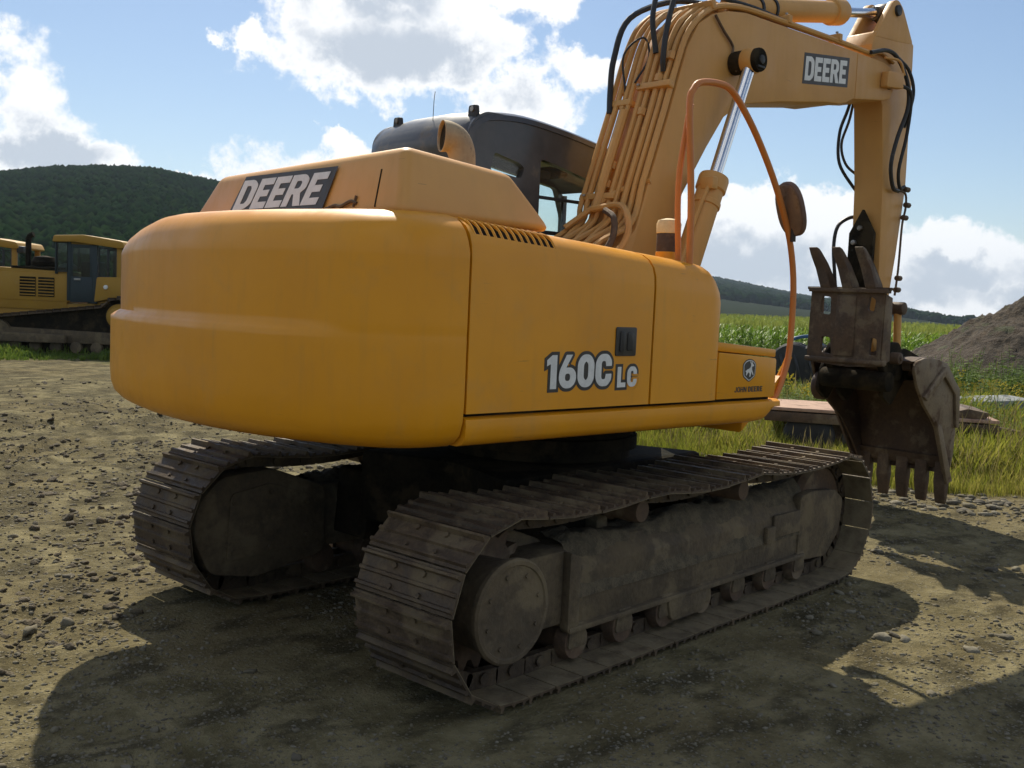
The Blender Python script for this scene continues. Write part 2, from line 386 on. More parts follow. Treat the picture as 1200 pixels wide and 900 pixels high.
# lattice noise for terrain
_P = RNG.random((256, 256))
def vnoise(x, y):
    xi = np.floor(x).astype(int); yi = np.floor(y).astype(int); fx = x-xi; fy = y-yi
    fx = fx*fx*(3-2*fx); fy = fy*fy*(3-2*fy); g = lambda a, b: _P[a & 255, b & 255]
    return (g(xi, yi)*(1-fx)+g(xi+1, yi)*fx)*(1-fy)+(g(xi, yi+1)*(1-fx)+g(xi+1, yi+1)*fx)*fy
def fbm(x, y, o=4, g=.5):
    s = 0; a = 1; t = 0
    for i in range(o): s = s+a*vnoise(x*2**i+17*i, y*2**i+31*i); t += a; a *= g
    return s/t-.5
def sst(a, b, x): t = np.clip((x-a)/(b-a), 0, 1); return t*t*(3-2*t)

# ------------------------------------------------------------------ terrain
AZ_T = np.radians([-180, -120, -60, -20, 10, 15, 19.5, 22.2, 26.5, 31.3, 38, 41, 46, 52, 56, 59.8, 62, 64.4, 66.8, 69, 80, 92, 110, 140, 180])
EL_T = np.array([1.5, 1.0, .8, .6, .2, -.1, -.06, .44, .72, 1.44, 2.1, 2.2, 2.7, 3.7, 4.6, 5.2, 5.5, 5.4, 5.1, 4.7, 4.0, 3.2, 2.4, 1.9, 1.5])
def crest(az):   # distance of the hill crest
    return 2400-1500*sst(R_(40), R_(56), az)+1500*sst(R_(80), R_(120), az)
def height(x, y):
    dx = x-CP.x; dy = y-CP.y; D = np.hypot(dx, dy); az = np.arctan2(dy, dx)
    # yard
    m_track = np.exp(-((np.maximum(np.abs(x)-2.0, 0))**2+(np.maximum(np.abs(y)-1.35, 0))**2)/.12)
    amp = 1-.94*m_track
    rough = .035*fbm(x*.9, y*.9, 3)+.05*fbm(x*2.6+.8*y, y*2.6, 4, .6)*sst(-.2, 2.0, y-.4*x-1.2)+.022*fbm(x*7, y*7, 4, .6)
    rut = .05*np.abs(fbm(x*.5+y*.35+9, y*2.1-x*.9, 3))*sst(0, 2.5, y-.6*x-1.5)
    z = amp*(rough-rut*1.2)
    # tread prints: the machine's own trail behind it and older crossings
    for (ox, oy, an, w, s0, s1, dep) in ((-2.3, -1.0, math.pi, .31, 0, 5, .016), (-2.3, 1.0, math.pi, .31, 0, 7, .018), (-6, 3.0, .55, .30, 0, 14, .022), (-6.5, 4.9, .50, .30, 0, 16, .022), (-3.5, 7.5, .25, .32, 0, 12, .03), (1.0, -2.6, -.2, .3, 0, 9, .012)):
        ca, sa = math.cos(an), math.sin(an); s_ = (x-ox)*ca+(y-oy)*sa; v_ = -(x-ox)*sa+(y-oy)*ca+.12*np.sin(s_*.4)
        inb = sst(0, .3, s_-s0)*(1-sst(-.3, 0, s_-s1)); e_ = 1-sst(w-.04, w+.05, np.abs(v_)); berm = np.exp(-((np.abs(v_)-w-.07)/.06)**2)
        z = z+inb*(dep*e_*(.9*np.cos(2*math.pi*s_/.19)**3-.9)+berm*dep*1.1)*(.55+.9*(fbm(x*1.3+5, y*1.3, 2)+.5))
    # churned wet lumps at the left
    z = z+.075*np.abs(fbm(x*2.1+21, y*3.3, 4, .62))*sst(.8, 3.0, y-.6*x-1.2)*(1-sst(16, 20, D))
    z = z*(1-sst(25, 60, D))
    # meadow side falls away towards the corn
    sec = 1-sst(R_(46), R_(60), az); sec = sec*sst(R_(-40), R_(0), az)
    z = z-1.0*sst(14, 42, D)*sec+.25*fbm(x*.12, y*.12, 3)*sst(10, 30, D)
    # hills
    el = np.interp(az, AZ_T, EL_T); C = crest(az)
    H = C*np.tan(np.radians(el))+1.7
    t = sst(.10, 1.0, D/C); fall = 1-.35*sst(1.0, 2.2, D/C)
    wob = 1+.12*fbm(x*.006, y*.006, 3)*(1-sst(.8, 1, D/C))
    z = z+np.maximum(H+1.0*sec, 0)*t*fall*wob
    return z
def grassy(x, y):
    """>0 on the meadow side of the yard edge"""
    e = fbm(x*.7+3, y*.7, 4)*1.6
    right = x-5.75+.45*np.clip(y, -1.6, .5)+e*.7
    left = y-(19.0+e*1.0)
    return np.maximum(right, left)
def build_ground():
    rad = [0.0]+list(np.geomspace(1.2, 60, 400))+list(np.geomspace(63, 7000, 110))
    a = np.concatenate([np.radians(np.arange(4, 84, .18)), np.radians(np.arange(84, 364, 3.5))]); na = len(a)
    Rr = np.array(rad[1:]); X = CP.x+Rr[:, None]*np.cos(a)[None]; Y = CP.y+Rr[:, None]*np.sin(a)[None]
    Z = height(X, Y)
    V = np.concatenate([[[CP.x, CP.y, 0]], np.stack([X, Y, Z], -1).reshape(-1, 3)])
    i, j = np.meshgrid(np.arange(len(Rr)-1), np.arange(na), indexing='ij')
    q = np.stack([1+i*na+j, 1+(i+1)*na+j, 1+(i+1)*na+(j+1) % na, 1+i*na+(j+1) % na], -1).reshape(-1, 4)
    tri = np.array([[0, 1+k, 1+(k+1) % na] for k in range(na)])
    me = bpy.data.meshes.new('ground'); me.vertices.add(len(V)); me.vertices.foreach_set('co', V.ravel())
    li = np.concatenate([q.ravel(), tri.ravel()]).astype(np.int32); me.loops.add(len(li)); me.loops.foreach_set('vertex_index', li)
    ls = np.concatenate([np.arange(len(q))*4, len(q)*4+np.arange(na)*3]).astype(np.int32); me.polygons.add(len(ls)); me.polygons.foreach_set('loop_start', ls)
    me.update(calc_edges=True); me.polygons.foreach_set('use_smooth', [True]*len(ls))
    at = me.attributes.new('grass', 'FLOAT', 'POINT'); at.data.foreach_set('value', sst(-.3, .8, grassy(V[:, 0], V[:, 1])).astype(np.float32))
    at = me.attributes.new('churn', 'FLOAT', 'POINT'); at.data.foreach_set('value', sst(.6, 2.6, V[:, 1]-.6*V[:, 0]-1.2).astype(np.float32))
    def fn(t, b, out):
        co = t.n('ShaderNodeNewGeometry').outputs['Position']
        big = t.noise(co, .55, 5, .6); mid = t.noise(co, 3.2, 7, .65); fine = t.noise(co, 28, 6, .7); gr = t.noise(co, 140, 3, .6)
        mp = t.n('ShaderNodeMapping'); mp.inputs['Rotation'].default_value = (0, 0, .7); mp.inputs['Scale'].default_value = (1.1, 2.0, 1); t.t.links.new(co, mp.inputs[0])
        drag = t.noise(mp.outputs[0], 2.2, 6, .6)
        c = t.mix(t.ramp(mid, .35, .65), (.125, .106, .054), (.250, .214, .118))
        c = t.mix(t.math('MULTIPLY', t.ramp(big, .42, .6), .6), c, (.150, .120, .062))
        c = t.mix(t.math('MULTIPLY', t.ramp(drag, .48, .64), .7), c, (.040, .035, .022))      # damp churned soil
        churn = t.n('ShaderNodeAttribute', attribute_name='churn').outputs['Fac']
        c = t.mix(t.math('MULTIPLY', t.math('MULTIPLY', churn, t.ramp(t.noise(co, 1.5, 5, .6), .42, .58)), .55), c, (.050, .044, .028))
        c = t.mix(t.math('MULTIPLY', t.ramp(fine, .55, .72), .55), c, (.30, .265, .175))         # pale grit
        c = t.mix(t.math('MULTIPLY', t.ramp(fine, .42, .30), .6), c, (.05, .042, .03))
        c = t.mix(t.math('MULTIPLY', t.ramp(gr, .60, .70), .3), c, (.34, .31, .24))
        vo = t.n('ShaderNodeTexVoronoi'); vo.inputs['Scale'].default_value = 42; t.t.links.new(co, vo.inputs['Vector'])
        peb = t.ramp(vo.outputs['Distance'], .22, .38, 1, 0)
        sep = t.n('ShaderNodeSeparateColor', inp={0: vo.outputs['Color']})
        on = t.math('MULTIPLY', peb, t.ramp(sep.outputs[0], .55, .6))
        c = t.mix(t.math('MULTIPLY', on, .7), c, (.24, .22, .165))
        g = t.n('ShaderNodeAttribute', attribute_name='grass').outputs['Fac']
        gc = t.mix(t.ramp(mid, .35, .65), (.07, .085, .03), (.13, .12, .05))
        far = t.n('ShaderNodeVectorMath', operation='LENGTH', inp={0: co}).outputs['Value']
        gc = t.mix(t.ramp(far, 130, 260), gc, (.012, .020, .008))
        c = t.mix(g, c, gc); setc(t, b, c); b.inputs['Roughness'].default_value = .95; b.inputs['Specular IOR Level'].default_value = .03
        h = t.math('ADD', t.math('ADD', t.math('MULTIPLY', mid, 1.), t.math('MULTIPLY', fine, .35)), t.math('MULTIPLY', on, .16))
        h = t.math('ADD', h, t.math('ADD', t.math('MULTIPLY', gr, .05), t.math('MULTIPLY', drag, .5)))
        bump(t, b, h, .9, .07)
    me.materials.append(pmat('dirt_yard', fn))
    o = bpy.data.objects.new('ground', me); link(o); tag(o, 'churned gravelly dirt yard running out to meadow and wooded hills', kind='structure')
build_ground()
def hz(x, y): return float(height(np.array([float(x)]), np.array([float(y)]))[0])

# ================================================================== EXCAVATOR
SW = -0.0755475714           # the upper works stand slightly slewed on the tracks
EX = empty('excavator', (0, 0, 0), label='yellow tracked excavator with folded thumb and toothed bucket in the dirt yard', cat='excavator')
def up(name, bm, mat, bevel=0., seg=2, parent=None, label=None, **kw):
    o = obj(name, bm, mat, parent or EX, bevel, seg, rz=None if parent else SW, **kw)
    if label: o['label'] = label
    return o

# ---- tracks
XR, XF, ZC, RP = -1.582, 1.61, .440, .398     # sprocket x, idler x, centre z, pitch radius to inner face of shoe
def track_path(step):
    pts = []
    for i in range(60):
        t = math.pi*i/60; pts.append((XF+RP*math.sin(t)*1.0, ZC+.0+RP*math.cos(t)))       # front, top to bottom
    for i in range(50): pts.append((XF+(XR-XF)*i/50, ZC-RP))
    for i in range(60):
        t = math.pi*i/60; pts.append((XR-RP*math.sin(t), ZC-RP*math.cos(t)))
    car = [XR, -.55, .45, XF]
    for i in range(80):
        x = XR+(XF-XR)*i/80; z = ZC+RP
        for a, b in zip(car, car[1:]):
            if a <= x < b: u = (x-a)/(b-a); z -= .16*u*(1-u)
        pts.append((x, z))
    P = np.array(pts); Q = np.vstack([P, P[:1]]); d = np.hypot(*np.diff(Q, axis=0).T); s = np.concatenate([[0], np.cumsum(d)])
    n = round(s[-1]/step); L = s[-1]/n; out = []
    for k in range(n):
        f = lambda v: (np.interp(v % s[-1], s, Q[:, 0]), np.interp(v % s[-1], s, Q[:, 1]))
        a = f((k+.02)*L); b = f((k+.98)*L); out.append(((a[0]+b[0])/2, (a[1]+b[1])/2, math.atan2(b[1]-a[1], b[0]-a[0]), L))
    return out
PATH = track_path(.19); SL = PATH[0][3]
def shoe_mesh():
    # profile: t along travel, n outward ; path runs clockwise seen from -Y, outward is to the left of travel
    h = SL/2; g = .026; w = .011
    pr = [(-h+.003, 0), (h-.003, 0), (h-.002, .012), (h-.012, .014), (h-.016, .012+g), (h-.016-w, .012+g), (h-.036, .013), (.012, .013), (.006, .012+g*.5), (-.006, .012+g*.5), (-.012, .013),
          (-h+.040, .013), (-h+.036, .012+g*.6), (-h+.024, .012+g*.6), (-h+.018, .013), (-h+.003, .011)]
    bm = B(); Y0, Y1 = -.3, .3
    A = [bm.verts.new((p[0], Y0, p[1])) for p in pr]; C = [bm.verts.new((p[0], Y1, p[1])) for p in pr]
    bm.faces.new(A); bm.faces.new(C[::-1])
    for i in range(len(pr)): bm.faces.new((A[i], C[i], C[(i+1) % len(pr)], A[(i+1) % len(pr)]))
    for sx, sy in ((-.045, -.09), (.045, -.09), (-.045, .09), (.045, .09)): cyl(bm, (sx, sy, .012), .013, .012, 'Z', 6)
    bmesh.ops.recalc_face_normals(bm, faces=bm.faces)
    me = bpy.data.meshes.new('track_shoe'); bm.to_mesh(me); bm.free(); me.materials.append(TRK); return me
SHOE = shoe_mesh()
def shoe_material_variation(mt):
    t = mt.node_tree; b = [n for n in t.nodes if n.type == 'BSDF_PRINCIPLED'][0]
    src = b.inputs['Base Color'].links[0].from_socket
    oi = t.nodes.new('ShaderNodeObjectInfo'); mr = t.nodes.new('ShaderNodeMapRange'); mr.inputs[3].default_value = .65; mr.inputs[4].default_value = 1.25
    t.links.new(oi.outputs['Random'], mr.inputs[0]); mx = t.nodes.new('ShaderNodeVectorMath'); mx.operation = 'SCALE'
    t.links.new(src, mx.inputs[0]); t.links.new(mr.outputs[0], mx.inputs['Scale']); t.links.new(mx.outputs[0], b.inputs['Base Color'])
shoe_material_variation(TRK)
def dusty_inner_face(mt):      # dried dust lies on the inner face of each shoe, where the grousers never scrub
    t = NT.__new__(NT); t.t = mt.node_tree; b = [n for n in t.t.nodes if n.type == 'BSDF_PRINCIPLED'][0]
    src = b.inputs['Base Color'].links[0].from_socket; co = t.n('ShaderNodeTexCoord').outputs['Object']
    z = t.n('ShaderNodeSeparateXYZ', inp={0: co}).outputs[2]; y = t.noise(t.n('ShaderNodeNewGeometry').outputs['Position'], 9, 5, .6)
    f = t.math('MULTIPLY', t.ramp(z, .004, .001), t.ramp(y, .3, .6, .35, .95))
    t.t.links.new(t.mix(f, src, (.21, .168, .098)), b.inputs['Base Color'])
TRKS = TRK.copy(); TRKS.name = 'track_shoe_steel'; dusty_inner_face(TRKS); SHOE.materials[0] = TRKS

def side(sy):
    yc = .995*sy; outer = 1 if sy > 0 else -1
    # chain of links
    bm = B()
    for (x, z, a, L) in PATH:
        nx, nz = -math.sin(a), math.cos(a)
        for dy in (-.085, .085):
            M = Matrix.Translation((x-nx*.045, yc+dy, z-nz*.045)) @ Matrix.Rotation(-a, 4, 'Y')
            prism(bm, round_poly([(-L*.52, -.035), (L*.52, -.035), (L*.52, .044), (-L*.52, .044)], .02, 3), 'Y', -.022, .022, M)
        M = Matrix.Translation((x-nx*.05, yc, z-nz*.05)); cyl(bm, (x-nx*.045, yc-.12, z-nz*.045), .026, .24, 'Y', 10)
    tr = obj('track_chain', bm, TRK, EX)
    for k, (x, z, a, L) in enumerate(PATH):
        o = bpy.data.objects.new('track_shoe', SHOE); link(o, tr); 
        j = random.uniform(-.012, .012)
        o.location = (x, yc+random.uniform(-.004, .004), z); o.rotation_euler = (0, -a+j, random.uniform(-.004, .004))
    # side frame
    bm = B(); yo = yc+outer*.155; yi = yc-outer*.155
    sec = [(yi, .22), (yo, .22), (yo, .50), (yc+outer*.09, .60), (yc-outer*.09, .60), (yi, .50)]
    prism(bm, sec, 'X', -1.08, 1.30)
    fr = obj('track_frame', bm, FRM, EX, .012)
    bm = B(); prism(bm, [(yo-outer*.02, .205), (yo+outer*.035, .205), (yo+outer*.035, .232), (yo-outer*.02, .232)], 'X', -1.09, 1.28); obj('frame_rail', bm, FRM, fr, .004)
    bm = B(); prism(bm, round_poly([(-1.1, .21), (-1.02, .21), (-1.02, .56), (-1.1, .60)], .02), 'Y', yo-outer*.02, yo+outer*.03); obj('end_plate', bm, FRM, fr, .004)
    bm = B(); box(bm, .78, .88, yo-.001*outer, yo+outer*.03, .36, .46); box(bm, .88, 1.22, min(yo, yo+outer*.02), max(yo, yo+outer*.02), .38, .52); obj('grease_cover', bm, FRM, fr, .008)
    # idler guard
    bm = B(); prism(bm, round_poly([(1.22, .20), (1.30, .18), (1.62, .16), (1.80, .30), (1.84, .52), (1.70, .60), (1.38, .62), (1.22, .60)], .04), 'Y', yo-outer*.05, yo+outer*.012); 
    prism(bm, round_poly([(1.22, .20), (1.30, .18), (1.62, .16), (1.80, .30), (1.84, .52), (1.70, .60), (1.38, .62), (1.22, .60)], .04), 'Y', yi-outer*.012, yi+outer*.05)
    obj('idler_guard', bm, FRM, EX, .008)
    bm = B(); lathe(bm, [(.10, -.10), (.30, -.10), (.33, -.06), (.33, -.03), (.27, -.03), (.27, .03), (.33, .03), (.33, .06), (.30, .10), (.10, .10)], (XF, yc, ZC), 'Y', 36); obj('idler', bm, RUST, EX)
    # drive: sprocket, motor housing, round cover
    bm = B(); n = 21; pr = []
    for i in range(n*4):
        t = 2*math.pi*i/(n*4); r = .335 if i % 4 in (0, 1) else .285; pr.append((XR+r*math.cos(t), ZC+r*math.sin(t)))
    prism(bm, pr, 'Y', yc-.03, yc+.03); obj('sprocket', bm, RUST, EX, .003)
    bm = B(); f0 = yc+outer*.03
    lathe(bm, [(.20, 0), (.205, .10), (.21, .16), (.225, .20), (.232, .215), (.232, .235), (.222, .245), (.205, .245), (.20, .238), (.0001, .240)], (XR, f0, ZC-.01), (0, outer, 0), 40, cap=False); dc = obj('final_drive_cover', bm, FRM, EX)
    for i in range(8):
        t = 2*math.pi*i/8+.3; bm = B(); cyl(bm, (XR+.165*math.cos(t), f0+outer*.238, ZC-.01+.165*math.sin(t)), .011, outer*.010, 'Y', 6); obj('bolt', bm, FRM, dc)
    bm = B(); prism(bm, round_poly([(-1.90, .40), (-1.80, .18), (-1.5, .12), (-1.02, .20), (-1.02, .60), (-1.4, .74), (-1.74, .72), (-1.88, .58)], .06), 'Y', min(yc-outer*.20, yc-outer*.05), max(yc-outer*.20, yc-outer*.05)); mg = obj('motor_guard', bm, FRM, EX, .012)
    ys = yc-outer*.20
    bm = B(); prism(bm, round_poly([(-1.70, .24), (-1.12, .28), (-1.12, .56), (-1.42, .66), (-1.68, .62)], .04), 'Y', min(ys, ys-outer*.012), max(ys, ys-outer*.012)); obj('access_plate', bm, FRM, mg, .004)
    for bx, bz in ((-1.66, .29), (-1.66, .57), (-1.42, .61), (-1.17, .52), (-1.17, .33), (-1.42, .29)): bm = B(); cyl(bm, (bx, ys-outer*.010, bz), .014, -outer*.014, 'Y', 6); obj('bolt', bm, FRM, mg)
    bm = B(); box(bm, -1.36, -1.06, min(yc-.14, yc+.14), max(yc-.14, yc+.14), .24, .60); obj('drive_bracket', bm, FRM, EX, .02)
    # rollers
    for k in range(7):
        x = -1.0+k*.375; bm = B()
        lathe(bm, [(.05, -.16), (.085, -.16), (.10, -.12), (.10, -.10), (.08, -.095), (.08, .095), (.10, .10), (.10, .12), (.085, .16), (.05, .16)], (x, yc, .148), 'Y', 20)
        ro = obj('track_roller', bm, RUST, EX)
        bm = B(); prism(bm, round_poly([(x-.07, .12), (x+.07, .12), (x+.055, .24), (x-.055, .24)], .02), 'Y', yo-outer*.03, yo+outer*.015); obj('roller_collar', bm, FRM, ro, .004)
    bm = B(); prism(bm, round_poly([(-.22, .09), (.10, .09), (.14, .22), (-.26, .22)], .04), 'Y', yo-outer*.02, yo+outer*.03); obj('track_guide', bm, FRM, EX, .006)
    for x in (-.55, .45):
        bm = B(); lathe(bm, [(.03, -.19), (.055, -.19), (.062, -.17), (.062, -.02), (.075, .0), (.062, .02), (.062, .15), (.05, .16)], (x, yc, .728), 'Y', 20); cr = obj('carrier_roller', bm, RUST, EX)
        bm = B(); prism(bm, [(x-.05, .58), (x+.05, .58), (x+.035, .74), (x-.035, .74)], 'Y', min(yc-outer*.16, yc-outer*.06), max(yc-outer*.16, yc-outer*.06)); obj('bracket', bm, FRM, cr, .006)
    # mud packed on the frame
    nx, ny = 150, 16; V = []; F = []
    for i in range(nx):
        x = -1.05+2.4*i/(nx-1)
        for j in range(ny):
            v = j/(ny-1); y = yc+outer*(-.15+.315*v)
            base = .60-.11*sst(.72, 1., v)-.12*(v > .97)
            hgt = .13*max(0, float(fbm(np.array(x*2.2+3*sy), np.array(v*1.5), 3))+.38)+.09*float(fbm(np.array(x*9.), np.array(v*7+9.), 4, .7))
            z = base+hgt*math.sin(math.pi*min(1, .08+v*.95))
            V.append((x, y+outer*.015*float(fbm(np.array(x*8.), np.array(v*4.), 3)), z-.012))
    F = [(i*ny+j, (i+1)*ny+j, (i+1)*ny+j+1, i*ny+j+1) for i in range(nx-1) for j in range(ny-1)]
    me = bpy.data.meshes.new('packed_mud'); me.from_pydata(V, [], F); me.materials.append(MUD); me.polygons.foreach_set('use_smooth', [True]*len(F))
    o = bpy.data.objects.new('packed_mud', me); link(o, EX); o['kind'] = 'stuff'
for sy in (-1, 1): side(sy)

# ---- car body and slew ring
bm = B(); prism(bm, round_poly([(-.95, -.60), (.95, -.60), (.75, 0), (.95, .60), (-.95, .60), (-.75, 0)], .08), 'Z', .42, .84); obj('car_body', bm, DARK, EX, .03)
for sx in (-1, 1):
    for s2 in (-1, 1):
        bm = B(); x = sx*.72; prism(bm, [(x-.2, .30), (x+.2, .30), (x+.16, .70), (x-.16, .70)], 'Y', min(s2*.55, s2*.86), max(s2*.55, s2*.86)); obj('frame_leg', bm, DARK, EX, .02)
bm = B(); lathe(bm, [(.50, .84), (.56, .85), (.56, .90), (.60, .905), (.60, .98), (.57, .985), (.57, 1.04), (.5, 1.05)], (0, 0, 0), 'Z', 48); obj('slew_ring', bm, DARK, EX)

# ---- upper deck
bm = B(); prism(bm, round_poly([(-1.7, -.62), (-.2, -.70), (.35, -.70), (.62, -.35), (1.35, .25), (1.40, 1.28), (-1.2, 1.28), (-1.7, .7)], .05), 'Z', 1.06, 1.155); up('deck', bm, DARK, .01)
bm = B(); box(bm, -1.62, -.30, -1.0, 1.02, 1.15, 2.03); up('engine_bay', bm, DARK, .02)
bm = B(); box(bm, -.42, .10, -1.10, -.42, 1.16, 1.90); up('tank_core', bm, DARK, .02)
bm = B(); box(bm, -1.655, -.9, .95, 1.24, 1.15, 2.05); up('left_door', bm, YEL, .03)

# ---- counterweight
def cw():
    half = [(-1.665, -1.215), (-1.76, -1.213), (-1.86, -1.195), (-1.95, -1.155), (-2.03, -1.09), (-2.10, -1.0), (-2.17, -.88), (-2.25, -.70), (-2.32, -.48), (-2.37, -.22), (-2.385, 0.0),
            (-2.385, .2), (-2.375, .45), (-2.35, .68), (-2.315, .88), (-2.27, 1.02), (-2.20, 1.13), (-2.10, 1.20), (-1.98, 1.235), (-1.84, 1.25), (-1.665, 1.25)]
    P = [Vector((x, y, 0)) for x, y in half]; P = catmull(P, 4); n = len(P)
    N = []
    for i in range(n):
        d = P[min(i+1, n-1)]-P[max(i-1, 0)]; v = Vector((-d.y, d.x, 0)).normalized(); v = -v if v.x > 0.01 else v
        if i in (0, n-1): v = Vector((0, -1 if i == 0 else 1, 0))
        N.append(v)
    # inset, height
    prof = [(.60, 1.115), (.16, 1.117), (.10, 1.125), (.055, 1.145), (.022, 1.18), (.005, 1.24), (0, 1.32)]
    prof += [(0, 1.32+.05*k) for k in range(1, 6)]+[(.001, 1.592), (.006, 1.606), ('L', 1.625), ('L', 1.65), ('L', 1.72)]
    prof += [('L', 1.72+.05*k) for k in range(1, 5)]+[('L', 1.95)]
    prof += [(.015, 2.0), (.035, 2.04), (.065, 2.072), (.105, 2.097), (.16, 2.112), (.30, 2.118), (.55, 2.12)]
    bm = B(); rings = []
    for (ins, z) in prof:
        ring = []
        for i in range(n):
            y = P[i].y; led = .028*sst(-1.02, -.70, y)+.022*sst(.2, 1.0, y)
            led *= 1-.0*sst(1.15, 1.25, y)
            if ins == 'L': d = led*(1 if z > 1.62 else .5)
            elif z > 1.96: d = ins+led
            elif z > 1.6: d = ins*.3+led*.35
            else: d = ins
            # a rounded corner on the far side, and inset limited on the flanks
            q = P[i]-N[i]*d
            if i in (0, n-1): q = Vector((P[i].x, P[i].y-N[i].y*d, 0))
            q.x = min(q.x, -1.665) if i in (0, n-1) else q.x
            zz = z-(.075*sst(.3, 1.25, y)*sst(1.8, 2.1, z))+.02*sst(.3, 1.2, y)*(1-sst(1.15, 1.3, z))
            ring.append(bm.verts.new((q.x, q.y, zz)))
        rings.append(ring)
    for a, b in zip(rings, rings[1:]):
        for i in range(n-1): bm.faces.new((a[i], a[i+1], b[i+1], b[i]))
    for r_ in (rings[0], rings[-1]): bm.faces.new(r_)
    bm.faces.new([r_[0] for r_ in rings]+[r_[-1] for r_ in reversed(rings)])
    cwo = up('counterweight', bm, YEL, smooth=50)
    idx = [i for i in range(n) if 1.03 < P[i].y < 1.225 and P[i].x < -1.98]; bm = B(); A = []; C = []
    for i in idx:
        led = .028*sst(-1.02, -.70, P[i].y)+.022*sst(.2, 1.0, P[i].y); q = P[i]-N[i]*(led-.003); A.append(bm.verts.new((q.x, q.y, 1.67))); C.append(bm.verts.new((q.x, q.y, 1.90)))
    for a, b, c, d in zip(A, A[1:], C[1:], C): bm.faces.new((a, b, c, d))
    up('reflector', bm, PURP, parent=cwo); return cwo  # added strip for a dull purple smear on the corner
CWT = cw()
bm = B(); cyl(bm, (-2.10, -.15, 1.098), .028, .02, 'Z', 12); cyl(bm, (-2.10, .45, 1.098), .028, .02, 'Z', 12); up('drain_plug', bm, RUST, parent=CWT)

# ---- right side panels, section (Y, z) lofted along X
def topz(x): return 2.112-.060*(x+1.66)
def panel(name, x0, x1, mat, yin=-.40, front_round=False, z0=1.272, parent=None, cut=None, step=.05):
    xs = list(np.arange(x0, x1, step))+[x1]
    if front_round: xs = list(np.arange(x0, x1-.1, step))+[x1-.1+.1*math.sin(math.pi/2*k/6) for k in range(7)]
    bm = B(); rings = []
    for x in xs:
        tz = topz(x); q = 0
        if front_round and x > x1-.1: u = (x-(x1-.1))/.1; q = .1*(1-math.sqrt(max(0, 1-u*u)))
        sec = [(yin, tz-q), (-.98+q*.5, tz-q), (-1.06+q*.7, tz-.006-q), (-1.12+q*.8, tz-.022-q), (-1.165+q*.5, tz-.048-q), (-1.195+q*.35, tz-.085-q*.9), (-1.21+q*.25, tz-.13-q*.6), (-1.215+q*.2, tz-.19-q*.3), (-1.215+q*.2, z0), (yin, z0)]
        rings.append([bm.verts.new((x, y, z)) for y, z in sec])
    n = len(rings[0])
    for a, b in zip(rings, rings[1:]):
        for i in range(n): bm.faces.new((a[i], b[i], b[(i+1) % n], a[(i+1) % n]))
    bm.faces.new(rings[0]); bm.faces.new(rings[-1][::-1])
    return bm
bm = panel('engine_door', -1.652, -.452, YEL)
door = up('engine_door', bm, YEL, smooth=40)
# louvre slots cut through the shoulder of the door
def cut_slots():
    bm = B()
    for k in range(12):
        x = -1.605+k*.0405; tz = topz(x)
        M = Matrix.Translation((x, -1.155, tz-.055)) @ Matrix.Rotation(R_(-42), 4, 'X')
        pts = round_poly([(-.010, -.075), (.012, -.085), (.012, .080), (-.010, .085)], .008, 3)
        prism(bm, pts, 'Z', -.04, .08, M @ Matrix.Rotation(0, 4, 'Z'))
    bmesh.ops.recalc_face_normals(bm, faces=bm.faces)
    me = bpy.data.meshes.new('cutter'); bm.to_mesh(me); bm.free(); me.materials.append(GRN)
    c = bpy.data.objects.new('cutter', me); COL.objects.link(c); c.rotation_euler = (0, 0, SW)
    md = door.modifiers.new('b', 'BOOLEAN'); md.operation = 'DIFFERENCE'; md.object = c; md.solver = 'EXACT'; md.material_mode = 'TRANSFER'
    dg = bpy.context.evaluated_depsgraph_get(); me2 = bpy.data.meshes.new_from_object(door.evaluated_get(dg))
    door.modifiers.clear(); door.data = me2; me2.name = 'engine_door'; bpy.data.objects.remove(c)
cut_slots()
for k in range(13):     # pressed lips between the slots
    x = -1.605+(k-.5)*.0405; tz = topz(x); bm = B()
    tube(bm, [(x, -1.085, tz-.010), (x+.001, -1.135, tz-.026), (x+.002, -1.172, tz-.058), (x+.003, -1.194, tz-.098)], .0065, 6, 3); up('louvre_lip', bm, YEL, parent=door)
tank = up('tank_panel', panel('tank_panel', -.436, .135, YEL, yin=-.42, front_round=True), YEL, smooth=40)
bm = B(); box(bm, -1.66, .66, -1.19, -1.0, 1.25, 1.275); up('seam_channel', bm, DARK)
bm = B(); box(bm, -.46, -.43, -1.195, -.42, 1.27, 1.90); box(bm, -.46, -.43, -1.10, -.42, 1.90, 2.0); up('door_gap', bm, DARK)
# door latch recess
bm = B(); prism(bm, round_poly([(-.725, 1.515), (-.575, 1.515), (-.575, 1.655), (-.725, 1.655)], .012), 'Y', -1.2215, -1.20); la = up('door_latch', bm, DBK, .002, parent=door)
bm = B(); prism(bm, round_poly([(-.70, 1.535), (-.665, 1.535), (-.665, 1.635), (-.70, 1.635)], .01), 'Y', -1.228, -1.2195)
prism(bm, round_poly([(-.645, 1.54), (-.60, 1.54), (-.60, 1.63), (-.645, 1.63)], .01), 'Y', -1.226, -1.2195); o = up('latch_handle', bm, BLK, .003, parent=door)
